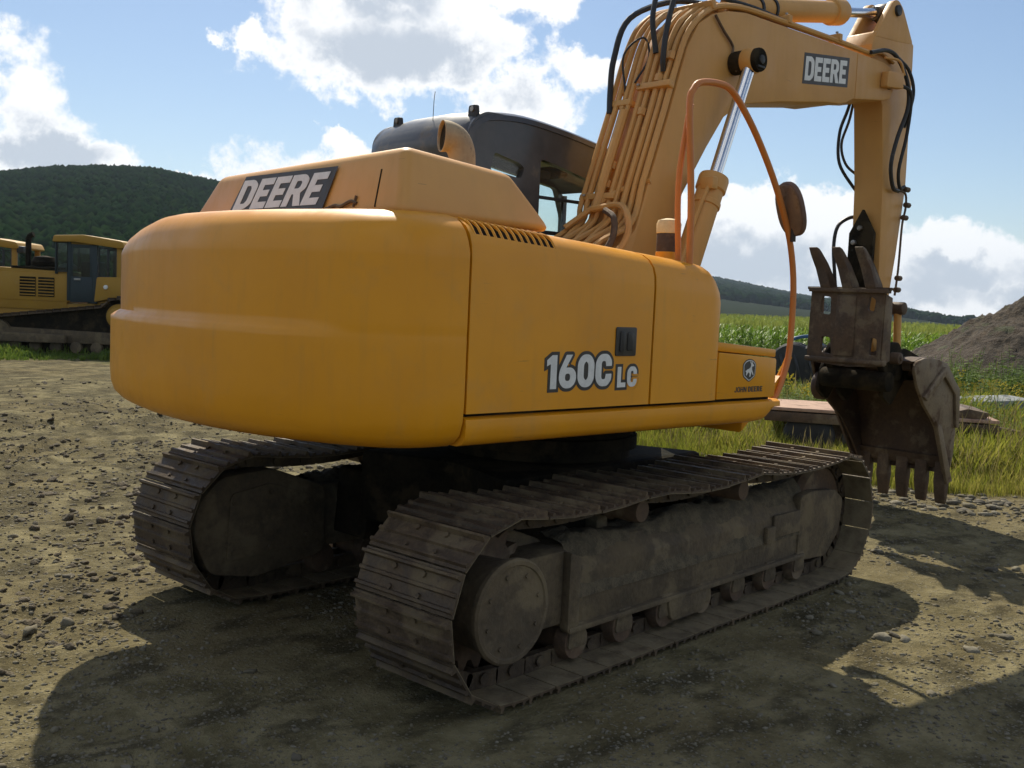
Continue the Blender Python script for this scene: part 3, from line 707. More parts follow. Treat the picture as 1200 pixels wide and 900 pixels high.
# skirt
def skirt():
    bm = B(); rings = []
    xs = list(np.linspace(-1.652, .60, 24))+[.64, .68, .71, .735, .75]
    for x in xs:
        z0 = 1.128+.15*max(0, (x-.55)/.2)**2.2*.8; z1 = 1.258
        sec = [(-1.0, z1), (-1.19, z1), (-1.214, z1-.012), (-1.217, z1-.04), (-1.214, min(z1-.04, z0+.04)), (-1.195, min(z1-.045, z0+.012)), (-1.16, min(z1-.05, z0)), (-1.0, min(z1-.05, z0))]
        rings.append([bm.verts.new((x, y, z)) for y, z in sec])
    n = len(rings[0])
    for a, b in zip(rings, rings[1:]):
        for i in range(n): bm.faces.new((a[i], b[i], b[(i+1) % n], a[(i+1) % n]))
    bm.faces.new(rings[0]); bm.faces.new(rings[-1][::-1]); return up('side_skirt', bm, YEL, smooth=40)
skirt()
bm = B(); prism(bm, [(.55, 1.05), (.74, 1.2), (.74, 1.26), (.55, 1.26)], 'Y', -1.1, -.45); up('skirt_front', bm, YEL, .02)
# tool box with lid
bm = B(); prism(bm, round_poly([(.139, 1.274), (.70, 1.274), (.70, 1.495), (.139, 1.53)], [.003, .012, .02, .003]), 'Y', -1.205, -.48); tb = up('toolbox', bm, YEL, .008)
bm = B(); prism(bm, [(.147, 1.535), (.715, 1.50), (.715, 1.545), (.147, 1.585)], 'Y', -1.19, -.47); up('toolbox_lid', bm, YEL, .008, parent=tb)

# ---- hood
def hood():
    bm = B()
    bot = [(-1.87, .965), (-1.87, -1.005), (-.93, -.985), (-.93, .93)]
    top = [(-1.80, .74), (-1.80, -.925), (-1.16, -.90), (-1.16, .74)]
    zb, zt = 2.095, (2.365, 2.40, 2.355, 2.34)
    A = [bm.verts.new((x, y, zb)) for x, y in bot]; T = [bm.verts.new((x, y, z)) for (x, y), z in zip(top, zt)]
    bm.faces.new(A[::-1]); bm.faces.new((T[0], T[1], T[2])); bm.faces.new((T[0], T[2], T[3]))
    for i in range(4): bm.faces.new((A[i], A[(i+1) % 4], T[(i+1) % 4], T[i]))
    return up('hood', bm, YELH, .05, 5, smooth=50, angle=20)
HD = hood()
def hood_rear(y, z, off=0.):      # point on rear face of the hood
    f = (z-2.095)/(.27+.035*(.74-y)/1.665); return (-1.87+.07*f-off, y, z)
bm = B(); tube(bm, [hood_rear(-.80, 2.135, .0), hood_rear(-.79, 2.30, .0)], .0045, 6, 1, False); up('panel_seam', bm, DARK, parent=HD)
bm = B()
tube(bm, [hood_rear(-.41, 2.135, .004), hood_rear(-.50, 2.150, .012), hood_rear(-.55, 2.145, .012), hood_rear(-.62, 2.165, .012), hood_rear(-.66, 2.155, .004)], .008, 6)
tube(bm, [hood_rear(-.64, 2.14, .004), hood_rear(-.65, 2.19, .008)], .006, 6, 1, False); up('hood_catch', bm, RUST, parent=HD)

# ---- exhaust
bm = B(); tube(bm, [(-1.145, -.52, 2.28), (-1.145, -.52, 2.42), (-1.155, -.517, 2.485), (-1.18, -.507, 2.53), (-1.215, -.493, 2.548), (-1.25, -.478, 2.55)], lambda t: .062+.016*t, 24, 5, True, cap=False)
ex_ = up('exhaust_stack', bm, MUF, smooth=60); md = ex_.modifiers.new('thick', 'SOLIDIFY'); md.thickness = .005; md.offset = -1
bm = B(); tube(bm, [(-1.145, -.52, 2.30), (-1.145, -.52, 2.42), (-1.157, -.516, 2.485), (-1.18, -.507, 2.528), (-1.21, -.495, 2.545), (-1.238, -.483, 2.549)], lambda t: .056+.015*t, 24, 5); up('bore_shadow_plug', bm, DARK, parent=ex_)  # capped dark plug, paints the shade inside the pipe mouth

# ---- cab
def cab():
    C0 = None
    x0, x1, y0, y1 = -.42, 1.36, .33, 1.30
    side_out = round_poly([(x0+.0, 1.20), (x1+.03, 1.20), (x1+.08, 1.9), (1.40, 2.60), (1.22, 2.73), (.45, 2.86), (.05, 2.905), (-.30, 2.90), (x0, 2.80)], [.02, .02, .1, .12, .1, .1, .1, .06, .10], 5)
    def wall(y, t, wins, nm):
        cu = bpy.data.curves.new('w', 'CURVE'); cu.dimensions = '2D'; cu.fill_mode = 'BOTH'; cu.extrude = t/2
        for lp in [side_out]+wins:
            s = cu.splines.new('POLY'); s.points.add(len(lp)-1)
            for i, p in enumerate(lp): s.points[i].co = (p[0], p[1], 0, 1)
            s.use_cyclic_u = True
        tmp = bpy.data.objects.new('w', cu); me = bpy.data.meshes.new_from_object(tmp); bpy.data.objects.remove(tmp)
        for v in me.vertices: v.co = Vector((v.co.x, y+v.co.z, v.co.y))
        me.materials.clear(); me.materials.append(CAB); me.name = nm; o = bpy.data.objects.new(nm, me); link(o, EX); o.rotation_euler = (0, 0, SW); return o
    w1 = round_poly([(-.23, 2.555), (.03, 2.53), (.06, 2.60), (.01, 2.625), (-.20, 2.665)], .02)
    w2 = round_poly([(.20, 1.55), (1.24, 1.55), (1.22, 2.42), (.92, 2.54), (.33, 2.655), (.20, 2.675)], .03)
    w1b = round_poly([(-.30, 1.75), (.08, 1.75), (.08, 2.66), (-.30, 2.70)], .04)
    wr = wall(y0, .05, [w1, w2], 'cab_wall'); w2b = round_poly([(.16, 1.55), (1.385, 1.55), (1.385, 2.44), (1.30, 2.65), (.30, 2.78), (.16, 2.78)], .03); wl = wall(y1-.03, .05, [w1b, w2b], 'cab_wall')
    for wv, y, ws in ((wr, y0, [w1, w2]), (wl, y1-.03, [w1b, w2b])):
        for w in ws:
            bm = B(); prism(bm, [(p[0], p[1]) for p in w], 'Y', y-.004, y+.004); up('window_pane', bm, GLS, parent=wv)
    bm = B(); box(bm, .20, 1.22, y0-.012, y0+.012, 2.425, 2.445); box(bm, .20, 1.22, y0-.014, y0+.014, 2.20, 2.225); up('window_bar', bm, BLK, .002, parent=wr)
    # roof skin: thick rounded shell from back to front
    top = [(x0, 2.62), (x0-.012, 2.72), (x0+.02, 2.80), (-.33, 2.865), (-.22, 2.90), (.05, 2.918), (.45, 2.885), (.95, 2.81), (1.26, 2.745), (1.40, 2.66)]
    tp = catmull([(p[0], 0, p[1]) for p in top], 4); bm = B(); rings = []
    for i, p in enumerate(tp):
        d = (tp[min(i+1, len(tp)-1)]-tp[max(i-1, 0)]).normalized(); nrm = Vector((-d.z, 0, d.x)); 
        r_ = []
        for y, k in ((y0-.035, -.045), (y0-.03, -.012), (y0+.0, .006), (y0+.06, .012), (.65, .03), (1.0, .03), (y1-.10, .012), (y1-.02, .0), (y1+.01, -.02), (y1+.012, -.05)):
            r_.append(bm.verts.new((p.x+nrm.x*k, y, p.z+nrm.z*k)))
        for y, k in ((y1-.05, -.06), (y0+.05, -.06)): r_.append(bm.verts.new((p.x+nrm.x*k, y, p.z+nrm.z*k)))
        rings.append(r_)
    n = len(rings[0])
    for a, b in zip(rings, rings[1:]):
        for i in range(n): bm.faces.new((a[i], b[i], b[(i+1) % n], a[(i+1) % n]))
    bm.faces.new(rings[0]); bm.faces.new(rings[-1][::-1]); rf = up('cab_roof', bm, CAB, smooth=50)
    # rear wall with window
    bm = B(); box(bm, x0-.005, x0+.045, y0, y1-.02, 1.2, 1.7); box(bm, x0-.005, x0+.045, y0, y0+.14, 1.7, 2.7); box(bm, x0-.005, x0+.045, y1-.16, y1-.02, 1.7, 2.7); box(bm, x0-.004, x0+.046, y0+.14, y1-.16, 2.56, 2.7); rw = up('cab_rear_wall', bm, CAB, .004)
    bm = B(); box(bm, x0+.015, x0+.022, y0+.14, y1-.16, 1.7, 2.56); up('window_pane', bm, GLS, parent=rw)
    bm = B(); box(bm, x1-.06, x1-.02, y0+.03, y1-.06, 1.2, 1.55); box(bm, x1+.01, x1+.05, y0+.02, y0+.06, 1.55, 2.6); box(bm, x1+.01, x1+.05, y1-.07, y1-.05, 1.55, 2.6); up('cab_front_frame', bm, CAB, .004)
    # lifting eyes on the roof
    for (x, y) in ((-.33, .365), (-.33, 1.13)):
        bm = B(); prism(bm, round_poly([(y-.045, 2.86), (y+.045, 2.86), (y+.035, 2.935), (y-.035, 2.935)], .015), 'X', x-.012, x+.012); e = up('lifting_eye', bm, BLK, .003)
        bm = B(); cyl(bm, (x-.02, y, 2.91), .016, .04, 'X', 12); up('eye_hole', bm, GALV, parent=e)
    bm = B(); tube(bm, [(-.38, .70, 2.85), (-.36, .72, 3.0), (-.33, .75, 3.06)], .0022, 4); up('aerial', bm, BLK)
    # inside: seat, headrest, sun visor, operator console
    bm = B(); box(bm, .25, .80, .55, 1.05, 1.55, 1.70); s = up('seat', bm, BLK, .05, 3); bm = B(); box(bm, .18, .30, .57, 1.03, 1.68, 2.15); up('seat_back', bm, BLK, .05, 3, parent=s)
    bm = B(); box(bm, .22, .38, .38, .55, 2.56, 2.62); box(bm, .40, .58, .42, .70, 2.60, 2.66); up('ceiling_console', bm, DARK, .02)
    bm = B(); box(bm, .95, 1.1, .38, .5, 1.55, 1.95); up('dash', bm, BLK, .02)
cab()

# ---- boom
BT = [(.10, 1.62), (.24, 1.98), (.48, 2.24), (.59, 2.56), (.74, 2.97), (.85, 3.30), (.90, 3.44), (1.00, 3.60), (1.14, 3.69), (1.30, 3.745), (1.52, 3.78), (1.80, 3.785), (2.45, 3.80), (3.15, 3.81), (3.45, 3.81), (3.56, 3.79), (3.63, 3.72), (3.64, 3.62), (3.58, 3.54), (3.47, 3.51),
      (3.00, 3.445), (2.90, 3.40), (2.80, 3.375), (2.63, 3.36), (2.0, 3.262), (1.60, 3.185), (1.46, 3.13), (1.33, 3.05), (1.16, 2.83), (.93, 2.50), (.82, 2.17), (.62, 1.75), (.45, 1.52), (.25, 1.48)]
bm = B(); prism(bm, BT, 'Y', -.28, .12); BOOM = up('boom', bm, YELB, .012, 2, smooth=30, angle=50)
# weld plates and the nose boss
bm = B(); prism(bm, round_poly([(3.40, 3.60), (3.68, 3.63), (3.67, 3.76), (3.41, 3.73)], .02), 'Y', -.345, -.28); up('nose_pin_block', bm, YELB, .01, parent=BOOM)
bm = B(); box(bm, 3.02, 3.03, -.283, -.27, 3.46, 3.80); up('nose_weld', bm, YELB, .001, parent=BOOM)
bm = B(); cyl(bm, (1.40, -.50, 3.415), .078, .22, 'Y', 28); up('pin_boss', bm, DARK, .012, parent=BOOM)
bm = B(); cyl(bm, (1.40, -.512, 3.415), .03, .02, 'Y', 12); box(bm, 1.36, 1.44, -.508, -.495, 3.36, 3.375); up('pin_retainer', bm, BLK, .004, parent=BOOM)
bm = B(); cyl(bm, (1.40, .12, 3.415), .078, .20, 'Y', 24); up('pin_boss', bm, DARK, .012, parent=BOOM)
# foot brackets and clutter at boom foot
for y in (-.36, .17):
    bm = B(); prism(bm, round_poly([(-.15, 1.15), (.65, 1.15), (.55, 1.62), (.30, 1.78), (.05, 1.74)], .06), 'Y', y, y+.05); up('boom_bracket', bm, YELB, .008)
bm = B(); box(bm, -.75, -.05, -.40, .28, 1.15, 2.02); up('valve_cover', bm, YEL, .03)
bm = B(); prism(bm, round_poly([(-.02, -.05), (.14, -.05), (.14, .12), (-.02, .12)], .02), 'Z', 2.02, 2.16); up('lamp_box', bm, BLK, .02)

def boomtop(s_, off):
    """point on the upper edge of the boom at arc length s_, lifted by off"""
    pts = [Vector((a, 0, b)) for a, b in BT[1:15]]; acc = 0
    for a, b in zip(pts, pts[1:]):
        L = (b-a).length
        if acc+L >= s_ or b is pts[-1]:
            d = (b-a).normalized(); n = Vector((-d.z, 0, d.x)); u = (s_-acc)/L; return a+(b-a)*u+n*off
        acc += L
def bpipe(y, s0, s1, r, off, mat, name='hydraulic_pipe', pre=(), post=(), wob=0, ns=14, y2=None):
    P = list(pre)
    for i in range(ns+1):
        s = s0+(s1-s0)*i/ns; p = boomtop(s, off+wob*math.sin(i*1.3+y*9)); yy = y if y2 is None else y+(y2-y)*i/ns
        P.append((p.x, yy, p.z))
    P += list(post); bm = B(); tube(bm, P, r, 8, 4); return up(name, bm, mat)
pl = [(-.262, .020, .035, .10), (-.215, .018, .045, .12), (-.165, .022, .05, .05), (-.10, .018, .055, .16), (-.045, .022, .05, .0), (.02, .016, .07, .1), (.07, .022, .06, .05), (.125, .020, .07, .1), (.175, .018, .075, .0)]
for k, (y, r, off, ds) in enumerate(pl):
    s1 = 2.1+.04*(k % 3) if k > 1 else 4.15
    pre = [(.10+.02*k, y*.7, 1.95), (.22, y*.9, 2.12)] if k % 2 else [(.02, y*1.2, 2.06), (.18, y, 2.14)]
    bpipe(y, .35+ds*.3, s1, r, off, YELB, pre=pre)
bpipe(.02, .45, 1.15, .03, .09, YELB, 'hydraulic_pipe')
# cross pipe at the foot
bm = B(); tube(bm, [(.30, .16, 2.24), (.42, .06, 2.36), (.50, -.06, 2.46), (.56, -.18, 2.52), (.60, -.28, 2.55)], .020, 8); up('hydraulic_pipe', bm, YELB)
bm = B(); tube(bm, [(.16, -.34, 2.0), (.30, -.36, 2.16), (.34, -.33, 2.30), (.40, -.20, 2.38), (.38, .0, 2.36)], .022, 8); up('hydraulic_pipe', bm, YELB)
bm = B(); tube(bm, [(.05, -.30, 1.95), (.20, -.33, 2.14), (.25, -.30, 2.28), (.30, -.18, 2.34)], .020, 8); up('hydraulic_pipe', bm, RUST)
# clamps
for (s, ya, yb) in ((1.32, -.29, -.02), (1.22, .0, .20), (.55, -.10, .20), (2.0, -.29, .05), (2.9, -.29, -.19), (3.6, -.29, -.19)):
    p = boomtop(s, .06); d = boomtop(s+.02, .06)-p; a = math.atan2(d.z, d.x)
    M = Matrix.Translation(p) @ Matrix.Rotation(-a, 4, 'Y'); bm = B(); box(bm, -.022, .022, ya, yb, -.03, .028, M); up('pipe_clamp', bm, YELB, .008)
    for y in np.arange(ya+.04, yb, .07):
        q = M @ Vector((0, y, .035)); bm = B(); cyl(bm, q, .011, .012, 'Z', 6); 
    up('clamp_bolt', bm, GALV) if bm.is_valid else None
# unions
for (y, s) in ((.07, 1.18), (.125, 1.3), (-.165, 1.35), (-.215, 1.5), (-.10, 1.12), (.02, .75), (.02, .62)):
    p = boomtop(s, .055); p2 = boomtop(s+.05, .055); bm = B(); between(bm, (p.x, y, p.z), (p2.x, y, p2.z), .030, 6); up('pipe_union', bm, YELB)
# black hoses arching over the bend
def hose(P, r=.018, mat=BLK, name='hydraulic_hose', parent=None):
    bm = B(); tube(bm, P, r, 8, 6); return up(name, bm, mat, parent=parent)
def T(s, off, y): p = boomtop(s, off); return (p.x, y, p.z)
hose([T(1.15, .08, .16), T(1.3, .11, .18), T(1.50, .17, .17), T(1.75, .20, .14), T(2.05, .13, .08), T(2.35, .09, .0), T(2.7, .10, -.05), T(3.1, .06, -.12)], .020)
hose([T(1.42, .06, -.19), T(1.50, .11, -.20), T(1.68, .17, -.20), T(1.9, .24, -.16), T(2.15, .18, -.10), T(2.5, .12, -.08), T(2.9, .07, -.1)], .018)
hose([T(1.55, .08, -.10), T(1.75, .20, -.06), T(1.98, .28, .02), T(2.2, .30, .06), T(2.5, .24, .04)], .018)
hose([T(1.30, .07, .08), T(1.52, .16, .10), T(1.66, .10, .04), T(1.55, .05, -.02), T(1.35, .09, .0)], .007)
hose([T(2.15, .10, -.20), T(2.5, .06, -.25), T(2.9, .04, -.26), T(3.4, .04, -.25), T(4.0, .04, -.24)], .016)
# thin line from the bend down to the boom cylinder pin
hose([(1.15, -.295, 3.68), (1.25, -.295, 3.60), (1.36, -.295, 3.52), (1.345, -.30, 3.42), (1.36, -.34, 3.35)], .009, RUST, 'grease_line')

# ---- boom cylinders
for y in (-.42, .26):
    a = Vector((1.40, y, 3.415)); b = Vector((.66, y, 1.62)); d = (b-a).normalized()
    bm = B(); between(bm, a+d*.05, a+d*.95, .043, 24); rod = up('cylinder_rod', bm, CHR, smooth=60)
    bm = B(); cyl(bm, (a.x, y-.045, a.z), .085, .09, 'Y', 24); up('rod_eye', bm, YELB, .008, parent=rod)
    h = a+d*.86
    bm = B(); lathe(bm, [(.06, 0), (.095, .005), (.10, .02), (.10, .10), (.088, .11), (.088, .18), (.095, .185), (.095, .215), (.086, .22), (.086, 1.0), (.06, 1.05)], h, d, 28); br = up('cylinder_barrel', bm, YELB, smooth=40)
    q = h+d*.06
    bm = B(); tube(bm, [q+Vector((-.06, -.06, .0)), q+Vector((-.10, -.05, -.02)), q+d*.25+Vector((-.10, -.03, 0)), q+d*.8+Vector((-.09, -.02, 0))], .016, 8); up('feed_pipe', bm, YELB, parent=br)
    bm = B(); box(bm, -.03, .03, -.05, .05, -.04, .04, Matrix.Translation(q+Vector((-.085, -.04, 0)))); up('port_block', bm, YELB, .01, parent=br)

# ---- stick cylinder on top of the boom
a = Vector((1.55, -.08, 3.845)); b = Vector((3.73, -.08, 4.29)); d = (b-a).normalized()
bm = B(); lathe(bm, [(.07, 0), (.082, .02), (.082, 1.38), (.098, 1.385), (.102, 1.40), (.102, 1.53), (.09, 1.56), (.06, 1.565)], a, d, 28); SCY = up('stick_cylinder', bm, YELB, smooth=40)
bm = B(); between(bm, a+d*1.5, b-d*.08, .038, 20); r_ = up('cylinder_rod', bm, CHR, smooth=60, parent=SCY)
r_.rotation_euler = (0, 0, 0)
bm = B(); cyl(bm, (b.x, -.08-.05, b.z), .075, .10, 'Y', 24); up('rod_eye', bm, GALV, .008, parent=SCY)
bm = B(); between(bm, b-d*.14, b-d*.05, .055, 16); up('rod_head', bm, GALV, .006, parent=SCY)
for s in (.34, .52):
    q = a+d*s; bm = B(); cyl(bm, q-d*.012, .094, .024, d, 24); up('barrel_strap', bm, BLK, parent=SCY)
bm = B(); box(bm, -.05, .05, -.04, .04, 0, .06, Matrix.Translation(a+d*.28+Vector((0, -.02, .07)))); up('port_block', bm, BLK, .01, parent=SCY)
for y in (-.19, .02):
    bm = B(); prism(bm, round_poly([(1.38, 3.74), (1.80, 3.76), (1.62, 3.92), (1.50, 3.92)], .04), 'Y', y, y+.025); up('cylinder_lug', bm, YELB, .004, parent=BOOM)

# ---- stick
ST = [(3.38, 3.80), (3.36, 3.95), (3.42, 4.06), (3.72, 4.16), (3.90, 4.15), (4.065, 4.075), (4.085, 3.66), (4.105, 2.88), (4.02, 2.30), (3.96, 2.0), (3.93, 1.62), (3.88, 1.40), (3.78, 1.38), (3.73, 1.55), (3.745, 2.08), (3.70, 2.84), (3.60, 3.50), (3.50, 3.62)]
bm = B(); prism(bm, ST, 'Y', -.21, .05); STK = up('stick', bm, YELB, .010, 2, smooth=30, angle=40)
for y in (-.21, .005):    # fork plates that carry the cylinder eye
    bm = B(); prism(bm, round_poly([(3.40, 4.02), (3.66, 4.36), (3.74, 4.38), (3.83, 4.33), (4.04, 4.08), (3.80, 4.05)], [.02, .05, .05, .04, .03, .02]), 'Y', y-.002, y+.047); up('fork_plate', bm, YELB, .004, parent=STK)
bm = B(); cyl(bm, (3.73, -.235, 4.29), .045, .31, 'Y', 20); up('fork_pin', bm, BLK, .006, parent=STK)
bm = B(); cyl(bm, (3.55, -.30, 3.68), .07, .44, 'Y', 24); up('nose_pin', bm, BLK, .01, parent=STK)
# dark wear plate with a point at its top, on the back of the stick
bm = B(); prism(bm, [(-.19, 1.95), (.035, 1.95), (.035, 2.46), (-.075, 2.66), (-.19, 2.46)], 'X', 3.64, 3.685); wp = up('thumb_bracket', bm, DARK, .006)
for (y, z) in ((-.07, 2.50), (-.02, 2.38)):
    bm = B(); cyl(bm, (3.615, y, z), .022, .03, 'X', 10); up('bracket_bolt', bm, GALV, .003, parent=wp)
# stick hoses
hose([(3.20, -.29, 3.84), (3.45, -.30, 3.90), (3.62, -.31, 3.86), (3.76, -.33, 3.70), (3.80, -.33, 3.50), (3.72, -.30, 3.25), (3.68, -.28, 3.02), (3.78, -.26, 2.85), (3.90, -.25, 2.83)], .017)
hose([(3.66, -.33, 3.66), (3.80, -.35, 3.60), (3.86, -.31, 3.30), (3.84, -.27, 3.0), (3.92, -.25, 2.86), (4.02, -.24, 2.88)], .015)
hose([(3.66, -.29, 3.88), (3.82, -.31, 3.80), (3.88, -.33, 3.62), (3.86, -.28, 3.35)], .014)
hose([(3.62, .04, 3.75), (3.60, .10, 3.50), (3.56, .14, 3.30), (3.57, .13, 3.05), (3.70, .06, 2.86), (3.76, .02, 2.80)], .014)
hose([(3.64, .05, 3.75), (3.66, .11, 3.44), (3.62, .15, 3.22), (3.66, .12, 3.05), (3.75, .04, 2.95)], .012)
hose([(3.78, .02, 2.60), (3.72, .08, 2.60), (3.62, .13, 2.52), (3.59, .14, 2.35), (3.60, .12, 2.12), (3.62, .10, 1.9)], .016)
bm = B(); tube(bm, [(3.70, -.225, 3.86), (3.50, -.225, 3.90), (3.32, -.24, 3.86)], .014, 8); tube(bm, [(3.42, -.30, 3.84), (3.6, -.33, 3.84), (3.68, -.34, 3.74)], .011, 8); up('hydraulic_pipe', bm, YELB)
bm = B(); tube(bm, [(3.92, -.235, 2.84), (4.05, -.24, 2.82), (4.07, -.24, 2.70), (4.04, -.235, 2.55), (4.03, -.235, 2.2), (4.00, -.235, 1.95)], .010, 8); st = up('steel_line', bm, RUST)
for (x, z) in ((4.06, 2.86), (4.06, 2.62), (4.03, 2.10), (4.02, 2.0), (4.09, 2.73)):
    bm = B(); cyl(bm, (x-.03, -.24, z), .024, .07, 'X', 8); up('line_fitting', bm, RUST, .004, parent=st)

# ---- thumb folded up against the stick
TX = 3.44
def thumb():
    cu = [(.23, 1.36), (.22, 1.95), (.26, 1.975), (.26, 1.995), (-.49, 2.0), (-.49, 1.98), (-.44, 1.95), (-.43, 1.42), (-.47, 1.36), (-.15, 1.335)]
    holes = [[(.13, 1.77), (.03, 1.76), (.035, 1.91), (.12, 1.92)], [(-.30, 1.81), (-.36, 1.80), (-.37, 1.90), (-.31, 1.93)], [(.11, 1.44), (.0, 1.43), (.02, 1.57), (.10, 1.58)], [(-.335, 1.44), (-.405, 1.44), (-.40, 1.58), (-.345, 1.59)]]
    th = slab2d('thumb', [cu]+[round_poly(h, .02, 3) for h in holes], RUST, EX, (TX, 0, 0), (0, 1, 0), (0, 0, 1), (-1, 0, 0), .035, .0); th.rotation_euler = (0, 0, SW)
    for (yb, yt) in ((.08, .20), (-.12, -.01), (-.33, -.22)):
        tp = round_poly([(TX-.02, 1.94), (TX+.06, 1.94), (TX+.08, 2.02), (TX+.03, 2.18), (TX-.03, 2.31), (TX-.09, 2.33), (TX-.08, 2.26), (TX-.05, 2.15), (TX-.05, 2.0)], .02)
        bm = B(); prism(bm, tp, 'Y', yb-.045, yb+.045)
        for v in bm.verts:
            if v.co.z > 2.0: v.co.y += (yt-yb)*(v.co.z-2.0)/.33
            if v.co.z > 2.22: v.co.y = yt+(v.co.y-yt)*.8
        o = up('tine', bm, RUST, .008, parent=th)
    for z in (1.97, 1.385):
        bm = B(); box(bm, TX-.045, TX+.03, -.475, .235, z-.018, z+.018); up('cross_rib', bm, RUST, .006, parent=th)
    for y in (.19, -.43):
        bm = B(); prism(bm, [(TX, 1.36), (TX+.14, 1.40), (TX+.12, 1.92), (TX, 1.95)], 'Y', y-.015, y+.015); up('side_rib', bm, RUST, .005, parent=th)
    bm = B(); box(bm, TX-.028, TX+.0, -.20, -.02, 1.42, 1.93); up('wear_strip', bm, RUST, .01, parent=th)
thumb()
# links and pins low on the stick
bm = B(); between(bm, (3.95, -.30, 1.80), (3.98, -.30, 1.50), .032, 12); bl = up('bucket_link', bm, YELB)
bm = B(); cyl(bm, (3.95, -.36, 1.84), .055, .14, 'Y', 20); up('link_eye', bm, RUST, .008, parent=bl)
bm = B(); prism(bm, round_poly([(3.60, 1.40), (3.72, 1.24), (3.98, 1.22), (4.02, 1.42), (3.90, 1.56), (3.66, 1.52)], .05), 'Y', -.36, -.30); prism(bm, round_poly([(3.60, 1.40), (3.72, 1.24), (3.98, 1.22), (4.02, 1.42), (3.90, 1.56), (3.66, 1.52)], .05), 'Y', .12, .18); up('bucket_hanger', bm, DARK, .012)
for (x, z) in ((3.78, 1.42), (4.02, 1.36)):
    bm = B(); cyl(bm, (x, -.44, z), .05, .70, 'Y', 20); cyl(bm, (x, -.455, z), .022, .02, 'Y', 12); up('bucket_pin', bm, RUST, .008)
bm = B(); cyl(bm, (3.70, -.40, 1.22), .085, .62, 'Y', 24); up('coupler_tube', bm, DARK, .012)

# ---- bucket: side outline in x,z ; opening towards the tracks
def bucket():
    rim = [(3.86, 1.33), (3.93, 1.20), (4.08, 1.03), (4.26, .90), (4.36, .81), (4.46, .63), (4.56, .45), (4.60, .38)]
    back = [(4.69, .38), (4.735, .55), (4.75, .82), (4.72, 1.06), (4.64, 1.25), (4.50, 1.37), (4.30, 1.42), (4.05, 1.43), (3.90, 1.40)]
    bk = None
    plates = []
    for y in (-.53, .29):
        bm = B(); prism(bm, round_poly(rim+back, .02, 2), 'Y', y, y+.03); plates.append(bm)
    # wrapper: shell following the back
    bm = B(); outer = [Vector((x, 0, z)) for x, z in back]; outer = catmull(outer, 4); inner = []
    for i, p in enumerate(outer):
        d = (outer[min(i+1, len(outer)-1)]-outer[max(i-1, 0)]).normalized(); inner.append(p+Vector((-d.z, 0, d.x))*.022)
    rr = []
    for y in (-.50, .29): rr.append([bm.verts.new((p.x, y, p.z)) for p in outer]+[bm.verts.new((p.x, y, p.z)) for p in reversed(inner)])
    n = len(rr[0])
    for i in range(n): bm.faces.new((rr[0][i], rr[1][i], rr[1][(i+1) % n], rr[0][(i+1) % n]))
    bm.faces.new(rr[0]); bm.faces.new(rr[1][::-1])
    bk = up('bucket', bm, BUK, smooth=40)
    for i, p in enumerate(plates): up('side_plate', p, BUKLIT if i == 0 else BUK, .006, parent=bk)
    for y in (-.555, .30):
        bm = B(); prism(bm, [(4.30, .88), (4.40, .84), (4.70, .32), (4.60, .30)], 'Y', y, y+.025); up('side_cutter', bm, BUKLIT if y < 0 else BUK, .004, parent=bk)
        bm = B(); prism(bm, round_poly([(4.02, 1.10), (4.40, 1.36), (4.72, 1.15), (4.76, .80), (4.70, .80), (4.64, 1.10), (4.40, 1.27), (4.10, 1.06)], .02, 2), 'Y', y, y+.025); up('side_rim', bm, BUKLIT if y < 0 else BUK, .004, parent=bk)
    # floor lip between plates (front face towards tracks)
    bm = B(); prism(bm, [(4.60, .54), (4.64, .43), (4.69, .43), (4.70, .54)], 'Y', -.53, .32); up('cutting_lip', bm, BUK, .006, parent=bk)
    # dark inner face plate: reaches from lip up to the hinge between the ears
    bm = B(); prism(bm, [(4.62, .50), (4.69, .50), (4.70, .80), (4.66, 1.02), (4.58, 1.2), (4.55, 1.2), (4.62, 1.0), (4.65, .80)], 'Y', -.49, .28); up('wear_liner', bm, BUK, .004, parent=bk)
    for y in (-.475, -.292, -.11, .073, .255):
        bm = B()
        tp = [(4.62, .50), (4.69, .50), (4.70, .30), (4.69, .13), (4.68, .105), (4.665, .105), (4.65, .13), (4.61, .30)]
        prism(bm, tp, 'Y', y-.055, y+.055)
        for v in bm.verts:
            if v.co.z < .2: v.co.y = y+(v.co.y-y)*.86
        up('tooth', bm, RUST, .008, parent=bk)
    # ears with pins at the top
    for y in (-.30, .10, .30):
        bm = B(); prism(bm, round_poly([(3.74, 1.10), (3.90, 1.0), (4.20, 1.30), (4.40, 1.42), (4.10, 1.50), (3.95, 1.48), (3.80, 1.30)], .05), 'Y', y-.02, y+.02); up('ear', bm, DARK, .008, parent=bk)
    bm = B(); lathe(bm, [(.05, 0), (.12, .0), (.13, .02), (.13, .08), (.11, .10), (.05, .10)], (3.95, .32, 1.12), 'Y', 24); up('ear_boss', bm, BUK, .004, parent=bk)
    for o in [bk]+list(bk.children):
        if o.name.startswith(('ear', 'tooth')): continue
        for v in o.data.vertices:
            if v.co.y > 0: v.co.y += .13*float(sst(.42, 1.05, v.co.z))*min(1, v.co.y/.28)
    return bk
bucket()

